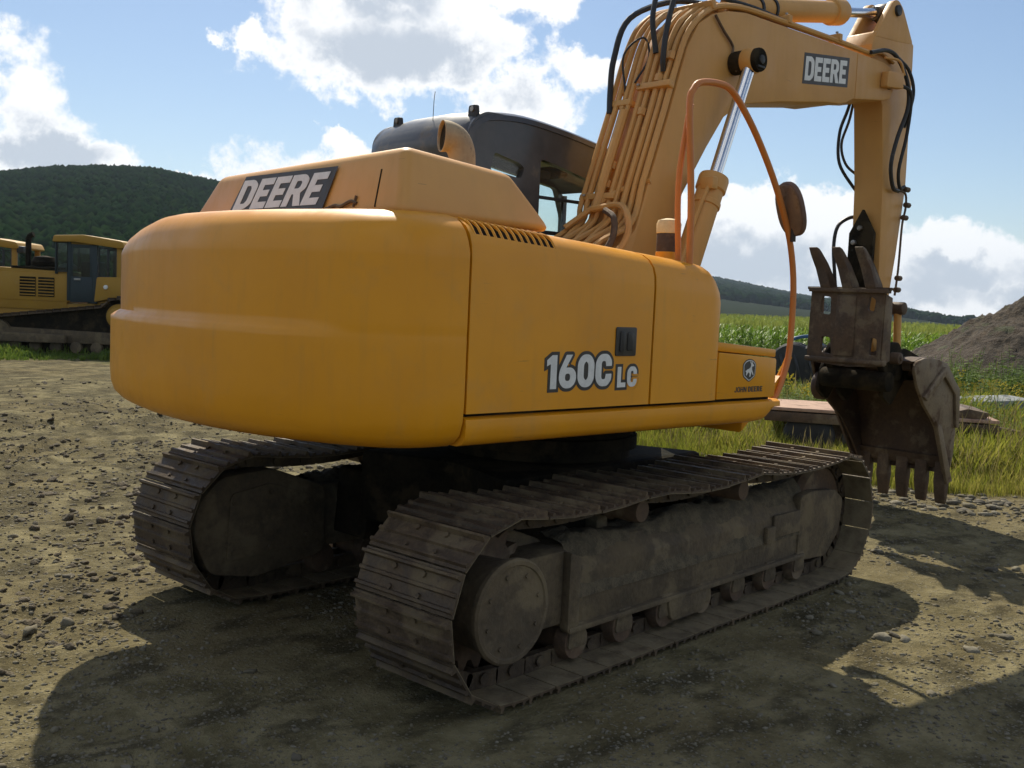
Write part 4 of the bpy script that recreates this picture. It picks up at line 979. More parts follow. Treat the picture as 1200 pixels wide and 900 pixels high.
# ---- handrail and mirror
def rail():
    bm = B(); tube(bm, [(-.03, -1.10, 1.96), (-.05, -1.10, 2.35), (-.105, -1.10, 2.80), (-.08, -1.10, 2.90), (-.02, -1.10, 2.945), (.12, -1.10, 2.965), (.24, -1.10, 2.955), (.36, -1.10, 2.88), (.52, -1.10, 2.74), (.70, -1.10, 2.54), (.84, -1.10, 2.34), (.94, -1.10, 2.15), (1.0, -1.10, 1.90), (1.0, -1.10, 1.55), (.95, -1.10, 1.38), (.86, -1.10, 1.24), (.74, -1.10, 1.20)], .0185, 10, 4)
    r = up('handrail', bm, ORG, smooth=60)
    bm = B(); tube(bm, [(-.02, -1.02, 1.96), (-.06, -1.02, 2.4), (-.07, -1.06, 2.7), (-.095, -1.10, 2.82)], .0165, 10, 4); up('rail_post', bm, ORG, parent=r)
    bm = B(); tube(bm, [(.93, -1.05, 1.30), (.98, -1.08, 1.42), (1.0, -1.10, 1.50)], .02, 8, 4); prism(bm, [(.80, 1.16), (.90, 1.20), (.99, 1.36), (.93, 1.38), (.80, 1.27)], 'Y', -1.09, -1.05); up('rail_gusset', bm, YEL, parent=r)
    # oval mirror
    c = Vector((.86, -1.12, 2.36)); nr = Vector((-.93, .20, -.34)).normalized(); M = Matrix.Translation(c) @ nr.to_track_quat('Z', 'Y').to_matrix().to_4x4()
    def oval(r1, r2, z0, z1, mat, nm, par=None):
        bm = B(); n = 32; A = []; C = []
        for i in range(n):
            t = 2*math.pi*i/n; sx = r1*math.copysign(abs(math.cos(t))**.8, math.cos(t)); sz = r2*math.copysign(abs(math.sin(t))**.8, math.sin(t))
            A.append(bm.verts.new((sx, sz, z0))); C.append(bm.verts.new((sx*.94, sz*.96, z1)))
        bm.faces.new(A[::-1]); bm.faces.new(C)
        for i in range(n): bm.faces.new((A[i], A[(i+1) % n], C[(i+1) % n], C[i]))
        bmesh.ops.transform(bm, matrix=M, verts=bm.verts); return up(nm, bm, mat, .004, parent=par)
    mi = oval(.105, .165, -.03, .0, MIRB, 'mirror'); 
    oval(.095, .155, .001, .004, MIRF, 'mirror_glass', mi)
    bm = B(); tube(bm, [c-nr*.02+Vector((0, 0, .08)), c-nr*.05+Vector((0, 0, .04)), c-nr*.05+Vector((0, 0, -.10)), c-nr*.03+Vector((.03, 0, -.19))], .016, 8); up('mirror_arm', bm, BLK, parent=mi)
rail()
# filler neck with cream cap behind the tank panel
bm = B(); lathe(bm, [(.066, 0), (.066, .10), (.062, .105)], (.03, -.90, 1.96), 'Z', 28); fn_ = up('filler_neck', bm, YEL)
bm = B(); lathe(bm, [(.064, .10), (.064, .20), (.062, .205)], (.03, -.90, 1.96), 'Z', 28); up('filler_band', bm, RUST, parent=fn_)
bm = B(); lathe(bm, [(.060, .2), (.066, .205), (.068, .255), (.060, .275), (.02, .285)], (.03, -.90, 1.96), 'Z', 28); up('filler_cap', bm, CRM, parent=fn_)

# ================================================================== lettering
def rp(p, r): return round_poly(p, r, 5)
def glyph(ch):
    """outer loop + holes, height 1"""
    S = .26
    if ch == 'D': return .78, [rp([(0, 0), (.52, 0), (.78, .18), (.78, .82), (.52, 1), (0, 1)], [.02, .12, .12, .12, .12, .02]), rp([(S, .2), (.44, .2), (.52, .3), (.52, .7), (.44, .8), (S, .8)], .04)]
    if ch == 'E': return .66, [[(0, 0), (.66, 0), (.66, .22), (S, .22), (S, .40), (.58, .40), (.58, .61), (S, .61), (S, .78), (.66, .78), (.66, 1), (0, 1)]]
    if ch == 'R': return .78, [rp([(0, 0), (S, 0), (S, .38), (.34, .38), (.52, 0), (.82, 0), (.60, .42), (.76, .54), (.76, .84), (.54, 1), (0, 1)], [.01, .01, .01, .01, .01, .01, .05, .08, .1, .12, .02]), rp([(S, .56), (.44, .56), (.50, .62), (.50, .74), (.44, .80), (S, .80)], .03)]
    if ch == '1': return .46, [[(.16, 0), (.42, 0), (.42, 1), (.22, 1), (0, .86), (0, .68), (.16, .74)]]
    if ch == '6': return .74, [rp([(0, .2), (.2, 0), (.54, 0), (.74, .2), (.74, .46), (.56, .62), (.30, .62), (.56, 1), (.30, 1), (0, .50)], [.15, .15, .15, .15, .15, .12, .01, .01, .02, .15]), rp([(.26, .22), (.48, .22), (.48, .44), (.26, .44)], .1)]
    if ch == '0': return .74, [rp([(0, .22), (.2, 0), (.54, 0), (.74, .22), (.74, .78), (.54, 1), (.2, 1), (0, .78)], .16), rp([(.27, .3), (.37, .2), (.47, .3), (.47, .7), (.37, .8), (.27, .7)], .06)]
    if ch == 'C': return .74, [rp([(0, .22), (.2, 0), (.56, 0), (.74, .2), (.74, .38), (.48, .38), (.45, .22), (.30, .22), (.27, .3), (.27, .7), (.30, .78), (.45, .78), (.48, .62), (.74, .62), (.74, .8), (.56, 1), (.2, 1), (0, .78)], [.15, .15, .12, .12, .01, .01, .05, .05, .02, .02, .05, .05, .01, .01, .12, .12, .15, .15])]
    if ch == 'L': return .62, [[(0, 0), (.62, 0), (.62, .23), (.27, .23), (.27, 1), (0, 1)]]
    if ch == 'J': return .6, [rp([(0, .22), (.14, 0), (.46, 0), (.6, .16), (.6, 1), (.42, 1), (.42, .24), (.36, .18), (.22, .18), (.18, .32), (0, .32)], .02)]
    if ch == 'O': return .8, [rp([(0, .22), (.2, 0), (.6, 0), (.8, .22), (.8, .78), (.6, 1), (.2, 1), (0, .78)], .14), rp([(.19, .3), (.3, .18), (.5, .18), (.61, .3), (.61, .7), (.5, .82), (.3, .82), (.19, .7)], .08)]
    if ch == 'H': return .74, [[(0, 0), (.19, 0), (.19, .4), (.55, .4), (.55, 0), (.74, 0), (.74, 1), (.55, 1), (.55, .6), (.19, .6), (.19, 1), (0, 1)]]
    if ch == 'N': return .78, [[(0, 0), (.18, 0), (.18, .66), (.56, 0), (.78, 0), (.78, 1), (.6, 1), (.6, .34), (.22, 1), (0, 1)]]
def offset_loop(lp, d):
    P = [Vector(p) for p in lp]; n = len(P); area = sum(P[i].x*P[(i+1) % n].y-P[(i+1) % n].x*P[i].y for i in range(n)); s = 1 if area > 0 else -1; out = []
    for i in range(n):
        a = (P[i]-P[i-1]); b = (P[(i+1) % n]-P[i])
        if a.length < 1e-6 or b.length < 1e-6: continue
        a.normalize(); b.normalize(); na = Vector((a.y, -a.x))*s; nb = Vector((b.y, -b.x))*s; m_ = na+nb
        if m_.length < 1e-3: out.append(tuple(P[i]+na*d)); continue
        m_.normalize(); k = d/max(.45, m_.dot(na)); out.append(tuple(P[i]+m_*k))
    return out
def word(txt, gap=.08):
    x = 0; L = []
    for ch in txt:
        if ch == ' ': x += .3; continue
        w, loops = glyph(ch); L.append([[(p[0]+x, p[1]) for p in lp] for lp in loops]); x += w+gap
    return x-gap, L
def letters(txt, O, U, V, N, h, width=None, mat=WHT, border=0., bmat=DBK, parent=None, lift=.002, gap=.08, names='letter'):
    w, L = word(txt, gap); ux = h if width is None else width/w
    U = Vector(U).normalized()*ux; V = Vector(V)*h
    for gl in L:
        if border:
            slab2d('letter_border', [offset_loop(gl[0], border)], bmat, parent, O, U, V, N, .001, lift)
        slab2d(names, gl, mat, parent, O, U, V, N, .001, lift+(.0015 if border else 0))
    return w*ux
# boom side
Uv = Vector((.64, 0, .080)); Uv.normalize(); Vv = Vector((.04, 0, 1)); 
pl_ = slab2d('decal_plate', [[(0, 0), (.645, 0), (.645, .225), (0, .225)]], DBK, BOOM, (2.255, -.28, 3.435), Uv, Vv, (0, -1, 0), .0008, .001)
letters('DEERE', (2.28, -.28, 3.463), Uv, Vv, (0, -1, 0), .175, .585, parent=BOOM, lift=.003, gap=.07)
# hood back
U2 = Vector((0, -1, 0)); V2 = Vector((.07/.29, -.42, 1)); 
N2 = Vector((-1, 0, .07/.265)).normalized(); O2 = Vector(hood_rear(.50, 2.137, .012))
slab2d('decal_plate', [[(-.0, 0), (.90, 0), (.87, .198), (.02, .198)]], DBK, HD, O2, U2, V2, N2, .0008, .001)
letters('DEERE', O2+V2*.024+U2*.03, U2, V2, N2, .152, .80, parent=HD, lift=.003, gap=.06)
# side door model number
U3 = Vector((1, 0, .015)).normalized(); V3 = Vector((0, 0, 1))
letters('160C', (-1.185, -1.215, 1.365), U3, V3, (0, -1, 0), .155, .44, border=.10, parent=door, lift=.0012, gap=.06)
letters('LC', (-.70, -1.215, 1.362), U3, V3, (0, -1, 0), .10, .145, border=.14, parent=door, lift=.0012, gap=.12)
# tool box emblem: shield with a leaping deer, and the name under it
YB = -1.2055
sh = rp([(.37, 1.395), (.43, 1.362), (.49, 1.395), (.495, 1.465), (.465, 1.488), (.43, 1.494), (.395, 1.488), (.365, 1.465)], .015)
X3 = Vector((1, 0, 0)); Z3 = Vector((0, 0, 1))
slab2d('emblem_border', [sh], DBK, tb, (0, YB, 0), X3, Z3, (0, -1, 0), .001, .001)
slab2d('emblem_ring', [offset_loop(sh, -.006)], WHT, tb, (0, YB, 0), X3, Z3, (0, -1, 0), .001, .0022)
slab2d('emblem_field', [offset_loop(sh, -.011)], DBK, tb, (0, YB, 0), X3, Z3, (0, -1, 0), .001, .0034)
deer = [(.392, 1.405), (.398, 1.400), (.408, 1.412), (.420, 1.420), (.430, 1.410), (.428, 1.396), (.436, 1.392), (.444, 1.412), (.446, 1.424), (.462, 1.404), (.470, 1.400), (.466, 1.412), (.452, 1.432), (.450, 1.446), (.456, 1.452), (.470, 1.452), (.468, 1.459), (.458, 1.466), (.450, 1.478), (.444, 1.482), (.446, 1.468), (.434, 1.478), (.426, 1.480), (.436, 1.468), (.441, 1.460), (.436, 1.446), (.420, 1.438), (.404, 1.434), (.392, 1.426), (.388, 1.430), (.386, 1.422), (.396, 1.418)]
slab2d('leaping_deer', [[(.43+(x-.43)*.95, z) for x, z in deer]], WHT, tb, (0, YB, 0), X3, Z3, (0, -1, 0), .001, .0046)
letters('JOHN DEERE', (.30, YB, 1.308), X3, Z3, (0, -1, 0), .030, .27, mat=DBK, parent=tb, lift=.001, gap=.16)

# ================================================================== BACKGROUND
def at(px, D, z=None):
    """ground point seen at picture column px at distance D"""
    a, _ = azel(px, 400); x = CP.x+D*math.cos(a); y = CP.y+D*math.sin(a); return x, y, hz(x, y) if z is None else z

# ---- bulldozers (local x towards their rear, y away from the yard)
def dozer(loc, rz, label):
    R = empty('bulldozer', loc, rz, label=label, cat='bulldozer', group='bulldozers parked at the yard edge')
    def P(name, bm, mat, bev=.02, par=None, **k): return obj(name, bm, mat, par or R, bev, 2, **k)
    # high-drive track
    path = []
    for c, r, t0, t1 in (((1.42, 1.02), .42, 150, -20), ((1.95, .48), .42, 30, -90), ((-1.55, .48), .42, -90, -250)):
        for i in range(13): t = R_(t0+(t1-t0)*i/12); path.append((c[0]+r*math.cos(t), c[1]+r*math.sin(t)))
    Q = np.array(path+path[:1]); d = np.hypot(*np.diff(Q, axis=0).T); sl_ = np.concatenate([[0], np.cumsum(d)]); n = int(sl_[-1]/.20)
    for yy in (0, 1.75):
        bm = B(); inner = [((p[0]-.2)*.965+.2, (p[1]-.7)*.93+.7) for p in path]
        prism(bm, path, 'Y', yy+.18, yy+.36); tr = P('crawler_chain', bm, DARK, .0)
        for k in range(n):
            s_ = (k+.5)*sl_[-1]/n; x = np.interp(s_, sl_, Q[:, 0]); z = np.interp(s_, sl_, Q[:, 1]); x2 = np.interp((s_+.05) % sl_[-1], sl_, Q[:, 0]); z2 = np.interp((s_+.05) % sl_[-1], sl_, Q[:, 1]); a = math.atan2(z2-z, x2-x)
            if yy == 0 and k < 400:
                if not hasattr(dozer, 'shoe'):
                    bm = B(); box(bm, -.09, .09, 0, .56, -.015, .02); box(bm, -.085, -.06, 0, .56, .018, .07); dozer.shoe = P('grouser_shoe', bm, TRK, 0, tr).data; bpy.data.objects.remove(bpy.data.objects['grouser_shoe'])
                o = bpy.data.objects.new('grouser_shoe', dozer.shoe); link(o, tr); o.location = (x, yy, z); o.rotation_euler = (0, -a, 0)
    bm = B(); lathe(bm, [(.05, 0), (.30, 0), (.30, .05), (.24, .08), (.22, .16), (.10, .20), (.04, .20)], (1.42, .16, 1.02), (0, -1, 0), 28); P('drive_hub', bm, DYEL, 0)
    for x in (-1.55, 1.95): bm = B(); lathe(bm, [(.05, 0), (.36, 0), (.36, .1), (.05, .12)], (x, .18, .48), (0, -1, 0), 24); P('idler_wheel', bm, FRM, 0)
    bm = B(); prism(bm, round_poly([(-1.3, .32), (1.7, .32), (1.7, .60), (-1.3, .66)], .08), 'Y', .08, .20); P('roller_frame', bm, FRM)
    for k in range(6): bm = B(); cyl(bm, (-1.1+.5*k, .06, .22), .14, .14, 'Y', 16); P('bottom_roller', bm, FRM, .01)
    # body
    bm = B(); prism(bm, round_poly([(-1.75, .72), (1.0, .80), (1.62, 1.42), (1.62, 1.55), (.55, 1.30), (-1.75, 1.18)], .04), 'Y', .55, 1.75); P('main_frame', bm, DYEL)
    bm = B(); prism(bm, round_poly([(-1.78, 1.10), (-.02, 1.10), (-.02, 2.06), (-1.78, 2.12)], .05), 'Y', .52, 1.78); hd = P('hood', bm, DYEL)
    bm = B(); box(bm, -1.70, .10, .505, .52, 1.32, 2.0); P('side_panel', bm, DYEL, .01, hd)
    for x in (-1.18, -.72): bm = B(); box(bm, x, x+.40, .485, .50, 1.42, 1.90); P('radiator_grille', bm, DARK, .008, hd)
    for x in (-1.18, -.72):
        for i in range(6): bm = B(); box(bm, x+.01, x+.39, .475, .49, 1.45+i*.075, 1.475+i*.075); P('grille_bar', bm, DYEL, 0, hd)
    bm = B(); box(bm, -1.4, -.1, .5, 1.8, 2.10, 2.16); P('hood_top', bm, DARK, .01, hd)
    bm = B(); lathe(bm, [(.2, 0), (.3, .02), (.31, .12), (.24, .24), (.05, .28)], (-.75, .9, 2.16), 'Z', 20); P('air_cleaner', bm, DARK, 0)
    bm = B(); cyl(bm, (-1.25, 1.1, 2.12), .07, .75, 'Z', 16); tube(bm, [(-1.25, 1.1, 2.8), (-1.22, 1.1, 2.92), (-1.12, 1.1, 2.97)], .07, 10, 3); P('exhaust_pipe', bm, DARK, 0)
    bm = B(); prism(bm, [(-.35, 2.1), (.05, 2.1), (.05, 2.22), (-.1, 2.28), (-.3, 2.2)], 'Y', .6, 1.0); P('toolbag', bm, CONC, .03)
    # cab
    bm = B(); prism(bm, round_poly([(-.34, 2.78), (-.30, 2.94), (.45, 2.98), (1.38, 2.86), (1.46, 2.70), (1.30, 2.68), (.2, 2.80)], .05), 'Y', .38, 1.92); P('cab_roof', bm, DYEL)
    for (x0, x1, z0, z1, w) in ((-.30, -.24, 2.0, 2.82, 0), (.0, .08, 1.35, 2.82, 0), (.62, .74, 1.3, 2.80, 0), (1.22, 1.36, 1.6, 2.75, 1)):
        for y in (.46, 1.78): bm = B(); box(bm, x0, x1, y, y+.07, z0, z1); P('cab_post', bm, DYEL if w else TEAL, .01)
    bm = B(); box(bm, .08, .62, .47, .50, 1.32, 1.95); box(bm, .08, .14, .47, .50, 1.95, 2.74); box(bm, .56, .62, .47, .50, 1.95, 2.74); box(bm, .14, .56, .47, .50, 2.66, 2.74); dr = P('cab_door', bm, TEAL, .006)
    bm = B(); box(bm, .14, .56, .48, .487, 1.95, 2.66); P('door_glass', bm, DGL, 0, dr); bm = B(); box(bm, .18, .34, .44, .47, 1.86, 1.91); P('door_handle', bm, GALV, .005, dr)
    for (x0, x1, z0, z1) in ((-.24, .0, 2.08, 2.76), (.80, .98, 1.98, 2.66), (1.04, 1.20, 1.98, 2.62)):
        for y in (.475, 1.80): bm = B(); box(bm, x0, x1, y, y+.008, z0, z1); w = P('cab_window', bm, DGL, 0)
        bm = B(); box(bm, x0-.03, x0, .46, .49, z0-.03, z1+.03); box(bm, x1, x1+.03, .46, .49, z0-.03, z1+.03); box(bm, x0, x1, .46, .49, z1, z1+.03); box(bm, x0, x1, .46, .49, z0-.03, z0); P('window_frame', bm, BLK, .004, w)
    bm = B(); box(bm, .15, .6, .9, 1.4, 1.6, 2.35); P('seat', bm, BLK, .06)
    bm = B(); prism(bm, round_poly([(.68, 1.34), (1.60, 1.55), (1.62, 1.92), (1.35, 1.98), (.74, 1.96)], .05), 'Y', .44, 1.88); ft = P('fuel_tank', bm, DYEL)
    for (x, z) in ((.98, 1.72), (1.50, 1.92)): bm = B(); cyl(bm, (x, .44, z), .055, -.05, 'Y', 12); P('work_lamp', bm, WHT, .01, ft)
    bm = B(); box(bm, 1.38, 1.56, .4, .6, 2.58, 2.76); P('rear_lamp', bm, BLK, .03)
    bm = B(); box(bm, -1.9, 1.5, -.04, .5, 1.02, 1.05); 
    bm.free()
    # blade far at the front
    bm = B(); prism(bm, [(-2.9, .1), (-2.72, .1), (-2.60, .6), (-2.66, 1.1), (-2.86, 1.35), (-2.95, 1.3), (-2.80, 1.0), (-2.75, .6)], 'Y', -.55, 2.9); P('blade', bm, DYEL, .01)
    for y in (-.1, 2.35): bm = B(); prism(bm, [(-2.75, .3), (.2, .32), (.2, .52), (-2.75, .55)], 'Y', y, y+.14); P('push_arm', bm, FRM)
    return R
gx, gy, gz = at(68, 27.3)
yaw_d = math.atan2(CR.y, CR.x)
D1 = dozer((gx, gy, hz(gx, gy)-.04), yaw_d, 'yellow bulldozer with blue cab door parked beside the excavator counterweight')
# the second one stands left of it and a little behind
def copy_tree(o, parent=None):
    c = o.copy(); COL.objects.link(c); c.parent = parent
    for ch in list(o.children): copy_tree(ch, c)
    return c
D2 = copy_tree(D1); gx, gy, gz = at(-52, 30.5); D2.location = (gx, gy, hz(gx, gy)-.04)
D2['label'] = 'second yellow bulldozer cut off by the left edge of the photo, its roof end showing'

# ---- old flat trailer behind the bucket
def trailer():
    ax, ay, _ = at(905, 13.6); bx, by, _ = at(1160, 13.9)
    cx, cy = (ax+bx)/2, (ay+by)/2; L = math.hypot(bx-ax, by-ay); a = math.atan2(by-ay, bx-ax); z0 = hz(cx, cy)
    R = empty('flatbed_trailer', (cx, cy, z0-.05), a, label='low rusty flat trailer with a worn plank deck standing in the weeds', cat='trailer')
    zt = .62; n = 11; w = 1.25; h = L/2+.05
    for k in range(n):      # lengthwise planks
        y0 = -w/2+k*w/n; cut = random.uniform(0, .25)
        bm = B(); box(bm, -h+random.uniform(0, .04), h-cut*(k > 6), y0+.006, y0+w/n-.006, zt+random.uniform(-.008, .008), zt+.045); o = obj('plank', bm, WOOD, R, .006)
    for y in (-w/2+.02, w/2-.06): bm = B(); box(bm, -h, h, y-.02, y+.03, zt-.13, zt-.012); obj('side_rail', bm, RUST, R, .006)
    for x in np.linspace(-h+.1, h-.1, 7): bm = B(); box(bm, x-.03, x+.03, -w/2+.04, w/2-.08, zt-.11, zt-.015); obj('cross_member', bm, RUST, R, .004)
    for x in (-h+.55, -h+1.25, h-.9):
        for y in (-w/2+.06, w/2-.22):
            bm = B(); lathe(bm, [(.14, 0), (.27, .01), (.31, .04), (.31, .14), (.27, .17), (.14, .18)], (x, y, .31), 'Y', 28); ty = obj('tyre', bm, BLK, R)
            bm = B(); lathe(bm, [(.02, 0), (.13, .02), (.145, .0), (.145, .17), (.02, .17)], (x, y+.004, .31), 'Y', 20); obj('rim', bm, RUST, ty)
    bm = B(); box(bm, -h+.3, -h+1.5, -w/2+.2, -w/2+.26, .26, .50); box(bm, h-1.0, h-.5, -.3, .3, .35, .48); obj('axle_frame', bm, RUST, R, .01)
    bm = B(); prism(bm, round_poly([(h-.55, zt+.045), (h-.15, zt+.045), (h-.10, zt+.12), (h-.35, zt+.16), (h-.55, zt+.10)], .02), 'Y', -w/2+.05, w/2-.3); obj('winch_box', bm, RUST, R, .01)
    bm = B(); tube(bm, [(h, 0, zt-.1), (h+.5, 0, .45), (h+.9, 0, .40)], .04, 8, 2); obj('drawbar', bm, RUST, R)
trailer()

# ---- dark blue farm implement behind the thumb
def implement():
    ax, ay, _ = at(908, 21.5); bx, by, _ = at(1068, 21.5); cx, cy = (ax+bx)/2, (ay+by)/2; a = math.atan2(by-ay, bx-ax); z0 = hz(cx, cy)
    R = empty('farm_implement', (cx, cy, z0), a, label='dark blue wheeled farm implement behind the folded thumb', cat='farm implement'); L = math.hypot(bx-ax, by-ay)/2; k = 1.0
    def P(n, bm, m_, bev=.01, par=None): return obj(n, bm, m_, par or R, bev)
    for x in (-L+.38, -L+.85, L-.45):
        for y in (-.35, .55):
            bm = B(); r = .46 if x < 0 else .40
            lathe(bm, [(r*.55, 0), (r*.92, .01), (r, .05), (r, .15), (r*.92, .19), (r*.55, .2)], (x, y, r+.45), 'Y', 24); ty = P('tyre', bm, BLK, 0)
            bm = B(); lathe(bm, [(.02, .03), (r*.2, .0), (r*.5, .06), (r*.56, .02), (r*.56, .18), (.02, .18)], (x, y, r+.45), 'Y', 20); P('rim', bm, BLUE, 0, ty)
    bm = B(); box(bm, -L+.2, L-.2, -.10, .15, .95, 1.12); box(bm, -.1, .1, -.6, .8, .90, 1.0); P('tool_bar', bm, BLUE)
    for x in np.linspace(-L+.2, L-.5, 8): bm = B(); tube(bm, [(x, -.1, 1.0), (x-.05, -.35, 1.12), (x+.05, -.45, .8), (x+.12, -.35, .5)], .03, 6, 3); P('spring_tine', bm, BLK, 0)
    bm = B(); prism(bm, round_poly([(L-1.0, 1.0), (L-.12, 1.0), (L-.08, 1.28), (L-.30, 1.42), (L-.95, 1.46)], .1), 'Y', -.35, .45); P('seed_hopper', bm, BLUE, .03)
    bm = B(); tube(bm, [(-L+.3, -.1, 1.1), (-L+.32, -.1, 1.42), (-L+.8, .1, 1.50), (-L+1.0, .2, 1.15)], .035, 8, 4); P('lift_frame', bm, BLUE, 0)
    bm = B(); cyl(bm, (-L+.05, -.1, .95), .09, .3, 'Y', 14); P('hydraulic_motor', bm, BLK, .01)
implement()

# ---- pale slabs among the weeds at the right
for k, (px, D, w, h, rz, lab) in enumerate(((1168, 19.5, 1.15, .17, -.62, 'pale grey concrete slab lying in the weeds, nearest the flat trailer'), (1212, 20.3, 1.3, .22, -.8, 'pale grey concrete slab in the weeds at the right edge of the photo'))):
    x, y, z = at(px, D); bm = B(); box(bm, -w/2, w/2, -.35, .35, 0, h); o = obj('concrete_slab', bm, CONC, None, .03); o.location = (x, y, z+.42-.1*k); o.rotation_euler = (.03, -.05, rz)
    tag(o, lab, 'concrete slab', 'concrete slabs in the weeds')

# ---- heap of dug soil
def mound():
    cx, cy, _ = at(1268, 42); nu, nv = 150, 60; V = []
    A, Bq = 8.6, 6.5; H = 5.0; ang = math.atan2(CR.y, CR.x); base = hz(cx, cy)-.5
    u, v = np.meshgrid(np.linspace(-1, 1, nu), np.linspace(-1, 1, 110), indexing='ij')
    rr = np.sqrt(u**2+v**2); lx, ly = u*A, v*Bq
    X = cx+lx*math.cos(ang)-ly*math.sin(ang); Y = cy+lx*math.sin(ang)+ly*math.cos(ang)
    prof = np.clip(1-rr, 0, 1)**.9; prof = prof*(1.0-.25*sst(.6, 1.0, prof))
    Z = base+H*prof*1.1+prof**.5*(1.4*fbm(X*.45, Y*.45, 4)+.9*np.abs(fbm(X*1.5, Y*1.5, 4, .6))+.25*fbm(X*4.5, Y*4.5, 3, .7))-.25*(rr > .97)
    V = np.stack([X, Y, Z], -1).reshape(-1, 3); ny = 110
    F = [(i*ny+j, (i+1)*ny+j, (i+1)*ny+j+1, i*ny+j+1) for i in range(nu-1) for j in range(ny-1)]
    me = bpy.data.meshes.new('soil_heap'); me.from_pydata(V.tolist(), [], F); me.polygons.foreach_set('use_smooth', [True]*len(F))
    def fn(t, b, out):
        co = t.n('ShaderNodeNewGeometry').outputs['Position']; a_ = t.noise(co, .5, 6, .65); f = t.noise(co, 3.5, 7, .7); g = t.noise(co, 1.1, 4, .6)
        c = t.mix(t.ramp(f, .35, .65), (.022, .015, .008), (.080, .057, .034)); c = t.mix(t.math('MULTIPLY', t.ramp(a_, .48, .62), .7), c, (.088, .064, .046)); c = t.mix(t.math('MULTIPLY', t.ramp(g, .56, .66), .6), c, (.06, .075, .025))
        setc(t, b, c); b.inputs['Roughness'].default_value = .95; bump(t, b, t.math('ADD', f, t.math('MULTIPLY', a_, 2.)), 1., .25)
    me.materials.append(pmat('dug_soil', fn)); o = bpy.data.objects.new('soil_heap', me); link(o); tag(o, 'tall heap of dark dug soil beyond the weeds at the right', kind='structure')
mound()

# ---- pebbles and clods of the yard
def ico(sub=1):
    bm = B(); bmesh.ops.create_icosphere(bm, subdivisions=sub, radius=1); V = np.array([v.co[:] for v in bm.verts]); F = [[v.index for v in f.verts] for f in bm.faces]; bm.free(); return V, F
def polar(n, a0, a1, d0, d1, p=1.):
    a = RNG.uniform(math.radians(a0), math.radians(a1), n); d = d0*(d1/d0)**(RNG.random(n)**p); return CP.x+d*np.cos(a), CP.y+d*np.sin(a), d
def stones(name, n, d0, d1, s0, s1, a0=8, a1=78, cond=None, sub=1, mat=STONE, sink=.25, pw=2.2, label=None, smin=0):
    V, F = ico(sub); x, y, d = polar(n, a0, a1, d0, d1)
    clump = fbm(x*1.1+40, y*1.1, 3); keep = (clump > -.16+.3*(RNG.random(n)-.5))
    if cond is not None: keep &= cond(x, y)
    keep &= ~((np.abs(np.abs(y)-.995) < .33) & (np.abs(x) < 2.0))
    x, y, d = x[keep], y[keep], d[keep]; k = len(x); V = V*(1+.38*(RNG.random(V.shape)-.5)*2)
    s = s0+(s1-s0)*RNG.random(k)**pw*1.0; s = s*np.clip(d/5, .7, 1.5)
    an = np.stack([1+.5*RNG.random(k), .7+.5*RNG.random(k), .45+.35*RNG.random(k)], -1)
    pos = np.stack([x, y, height(x, y)+s*an[:, 2]*(.5-sink)], -1)
    o = scatter(name, V, F, pos, RNG.random(k)*6.28, s, mat, tilt=(RNG.random(k)-.5)*1.2, aniso=an)
    if sub > 1: o.data.polygons.foreach_set('use_smooth', [True]*len(o.data.polygons))
    tag(o, label, kind='stuff'); return o
yard = lambda x, y: grassy(x, y) < .25
def stone_mat(t, b, out):
    g = t.n('ShaderNodeNewGeometry'); cr = t.n('ShaderNodeValToRGB'); t.t.links.new(g.outputs['Random Per Island'], cr.inputs[0]); e = cr.color_ramp.elements
    for i, c in enumerate([(.05, .043, .028), (.11, .094, .055), (.16, .138, .082), (.19, .168, .11), (.24, .217, .155)]):
        if i > 1: e.new(i/4)
        e[i].position = i/4; e[i].color = (*c, 1)
    n = t.noise(g.outputs['Position'], 60, 4); c = t.mix(.3, cr.outputs[0], (.15, .13, .10)); setc(t, b, t.mix(t.ramp(n, .3, .7, 0, .3), c, (.09, .08, .06))); b.inputs['Roughness'].default_value = .95; bump(t, b, n, .5, .01)
STN = pmat('yard_stones', stone_mat)
stones('gravel', 42000, 2.6, 16, .003, .013, cond=yard, mat=STN, label='loose gravel scattered over the dirt yard')
stones('yard_stones', 700, 2.8, 16, .008, .034, cond=yard, mat=STN, sub=2, pw=3.5, label='larger stones and clods lying about the yard')
edge = lambda x, y: (grassy(x, y) > -1.3) & (grassy(x, y) < .35) & (x > 4) & (y < 5)
stones('rubble_edge', 6000, 8.5, 15, .005, .036, a0=8, a1=45, cond=edge, mat=STN, pw=3., label='band of rubble along the grass edge at the right')
lft = lambda x, y: (y > .6*x+2.2) & (grassy(x, y) < 0)
stones('soil_clods', 7000, 3.5, 20, .006, .026, a0=48, a1=80, cond=lft, mat=MUD, sub=2, pw=4., label='dark soil clods in the churned ground at the left')

# ---- grass and weeds
def tuft(nb=9, h=1., spread=.35, wid=.022, lean=.5, seed=1):
    r = random.Random(seed); V = []; F = []
    for k in range(nb):
        a = r.uniform(0, 6.28); d = r.uniform(0, spread); bx, by = d*math.cos(a), d*math.sin(a); hh = h*r.uniform(.55, 1); la = r.uniform(0, 6.28); ln = lean*hh*r.uniform(.2, 1); w = wid*r.uniform(.7, 1.3); wa = r.uniform(0, 3.14); wx, wy = w*math.cos(wa), w*math.sin(wa); i = len(V)
        for t in (0, .5, .82): cx = bx+ln*t*t*math.cos(la); cy = by+ln*t*t*math.sin(la); q = 1-.5*t; V += [(cx-wx*q, cy-wy*q, hh*t), (cx+wx*q, cy+wy*q, hh*t)]
        V.append((bx+ln*math.cos(la), by+ln*math.sin(la), hh)); F += [[i, i+1, i+3, i+2], [i+2, i+3, i+5, i+4], [i+4, i+5, i+6]]
    return V, F
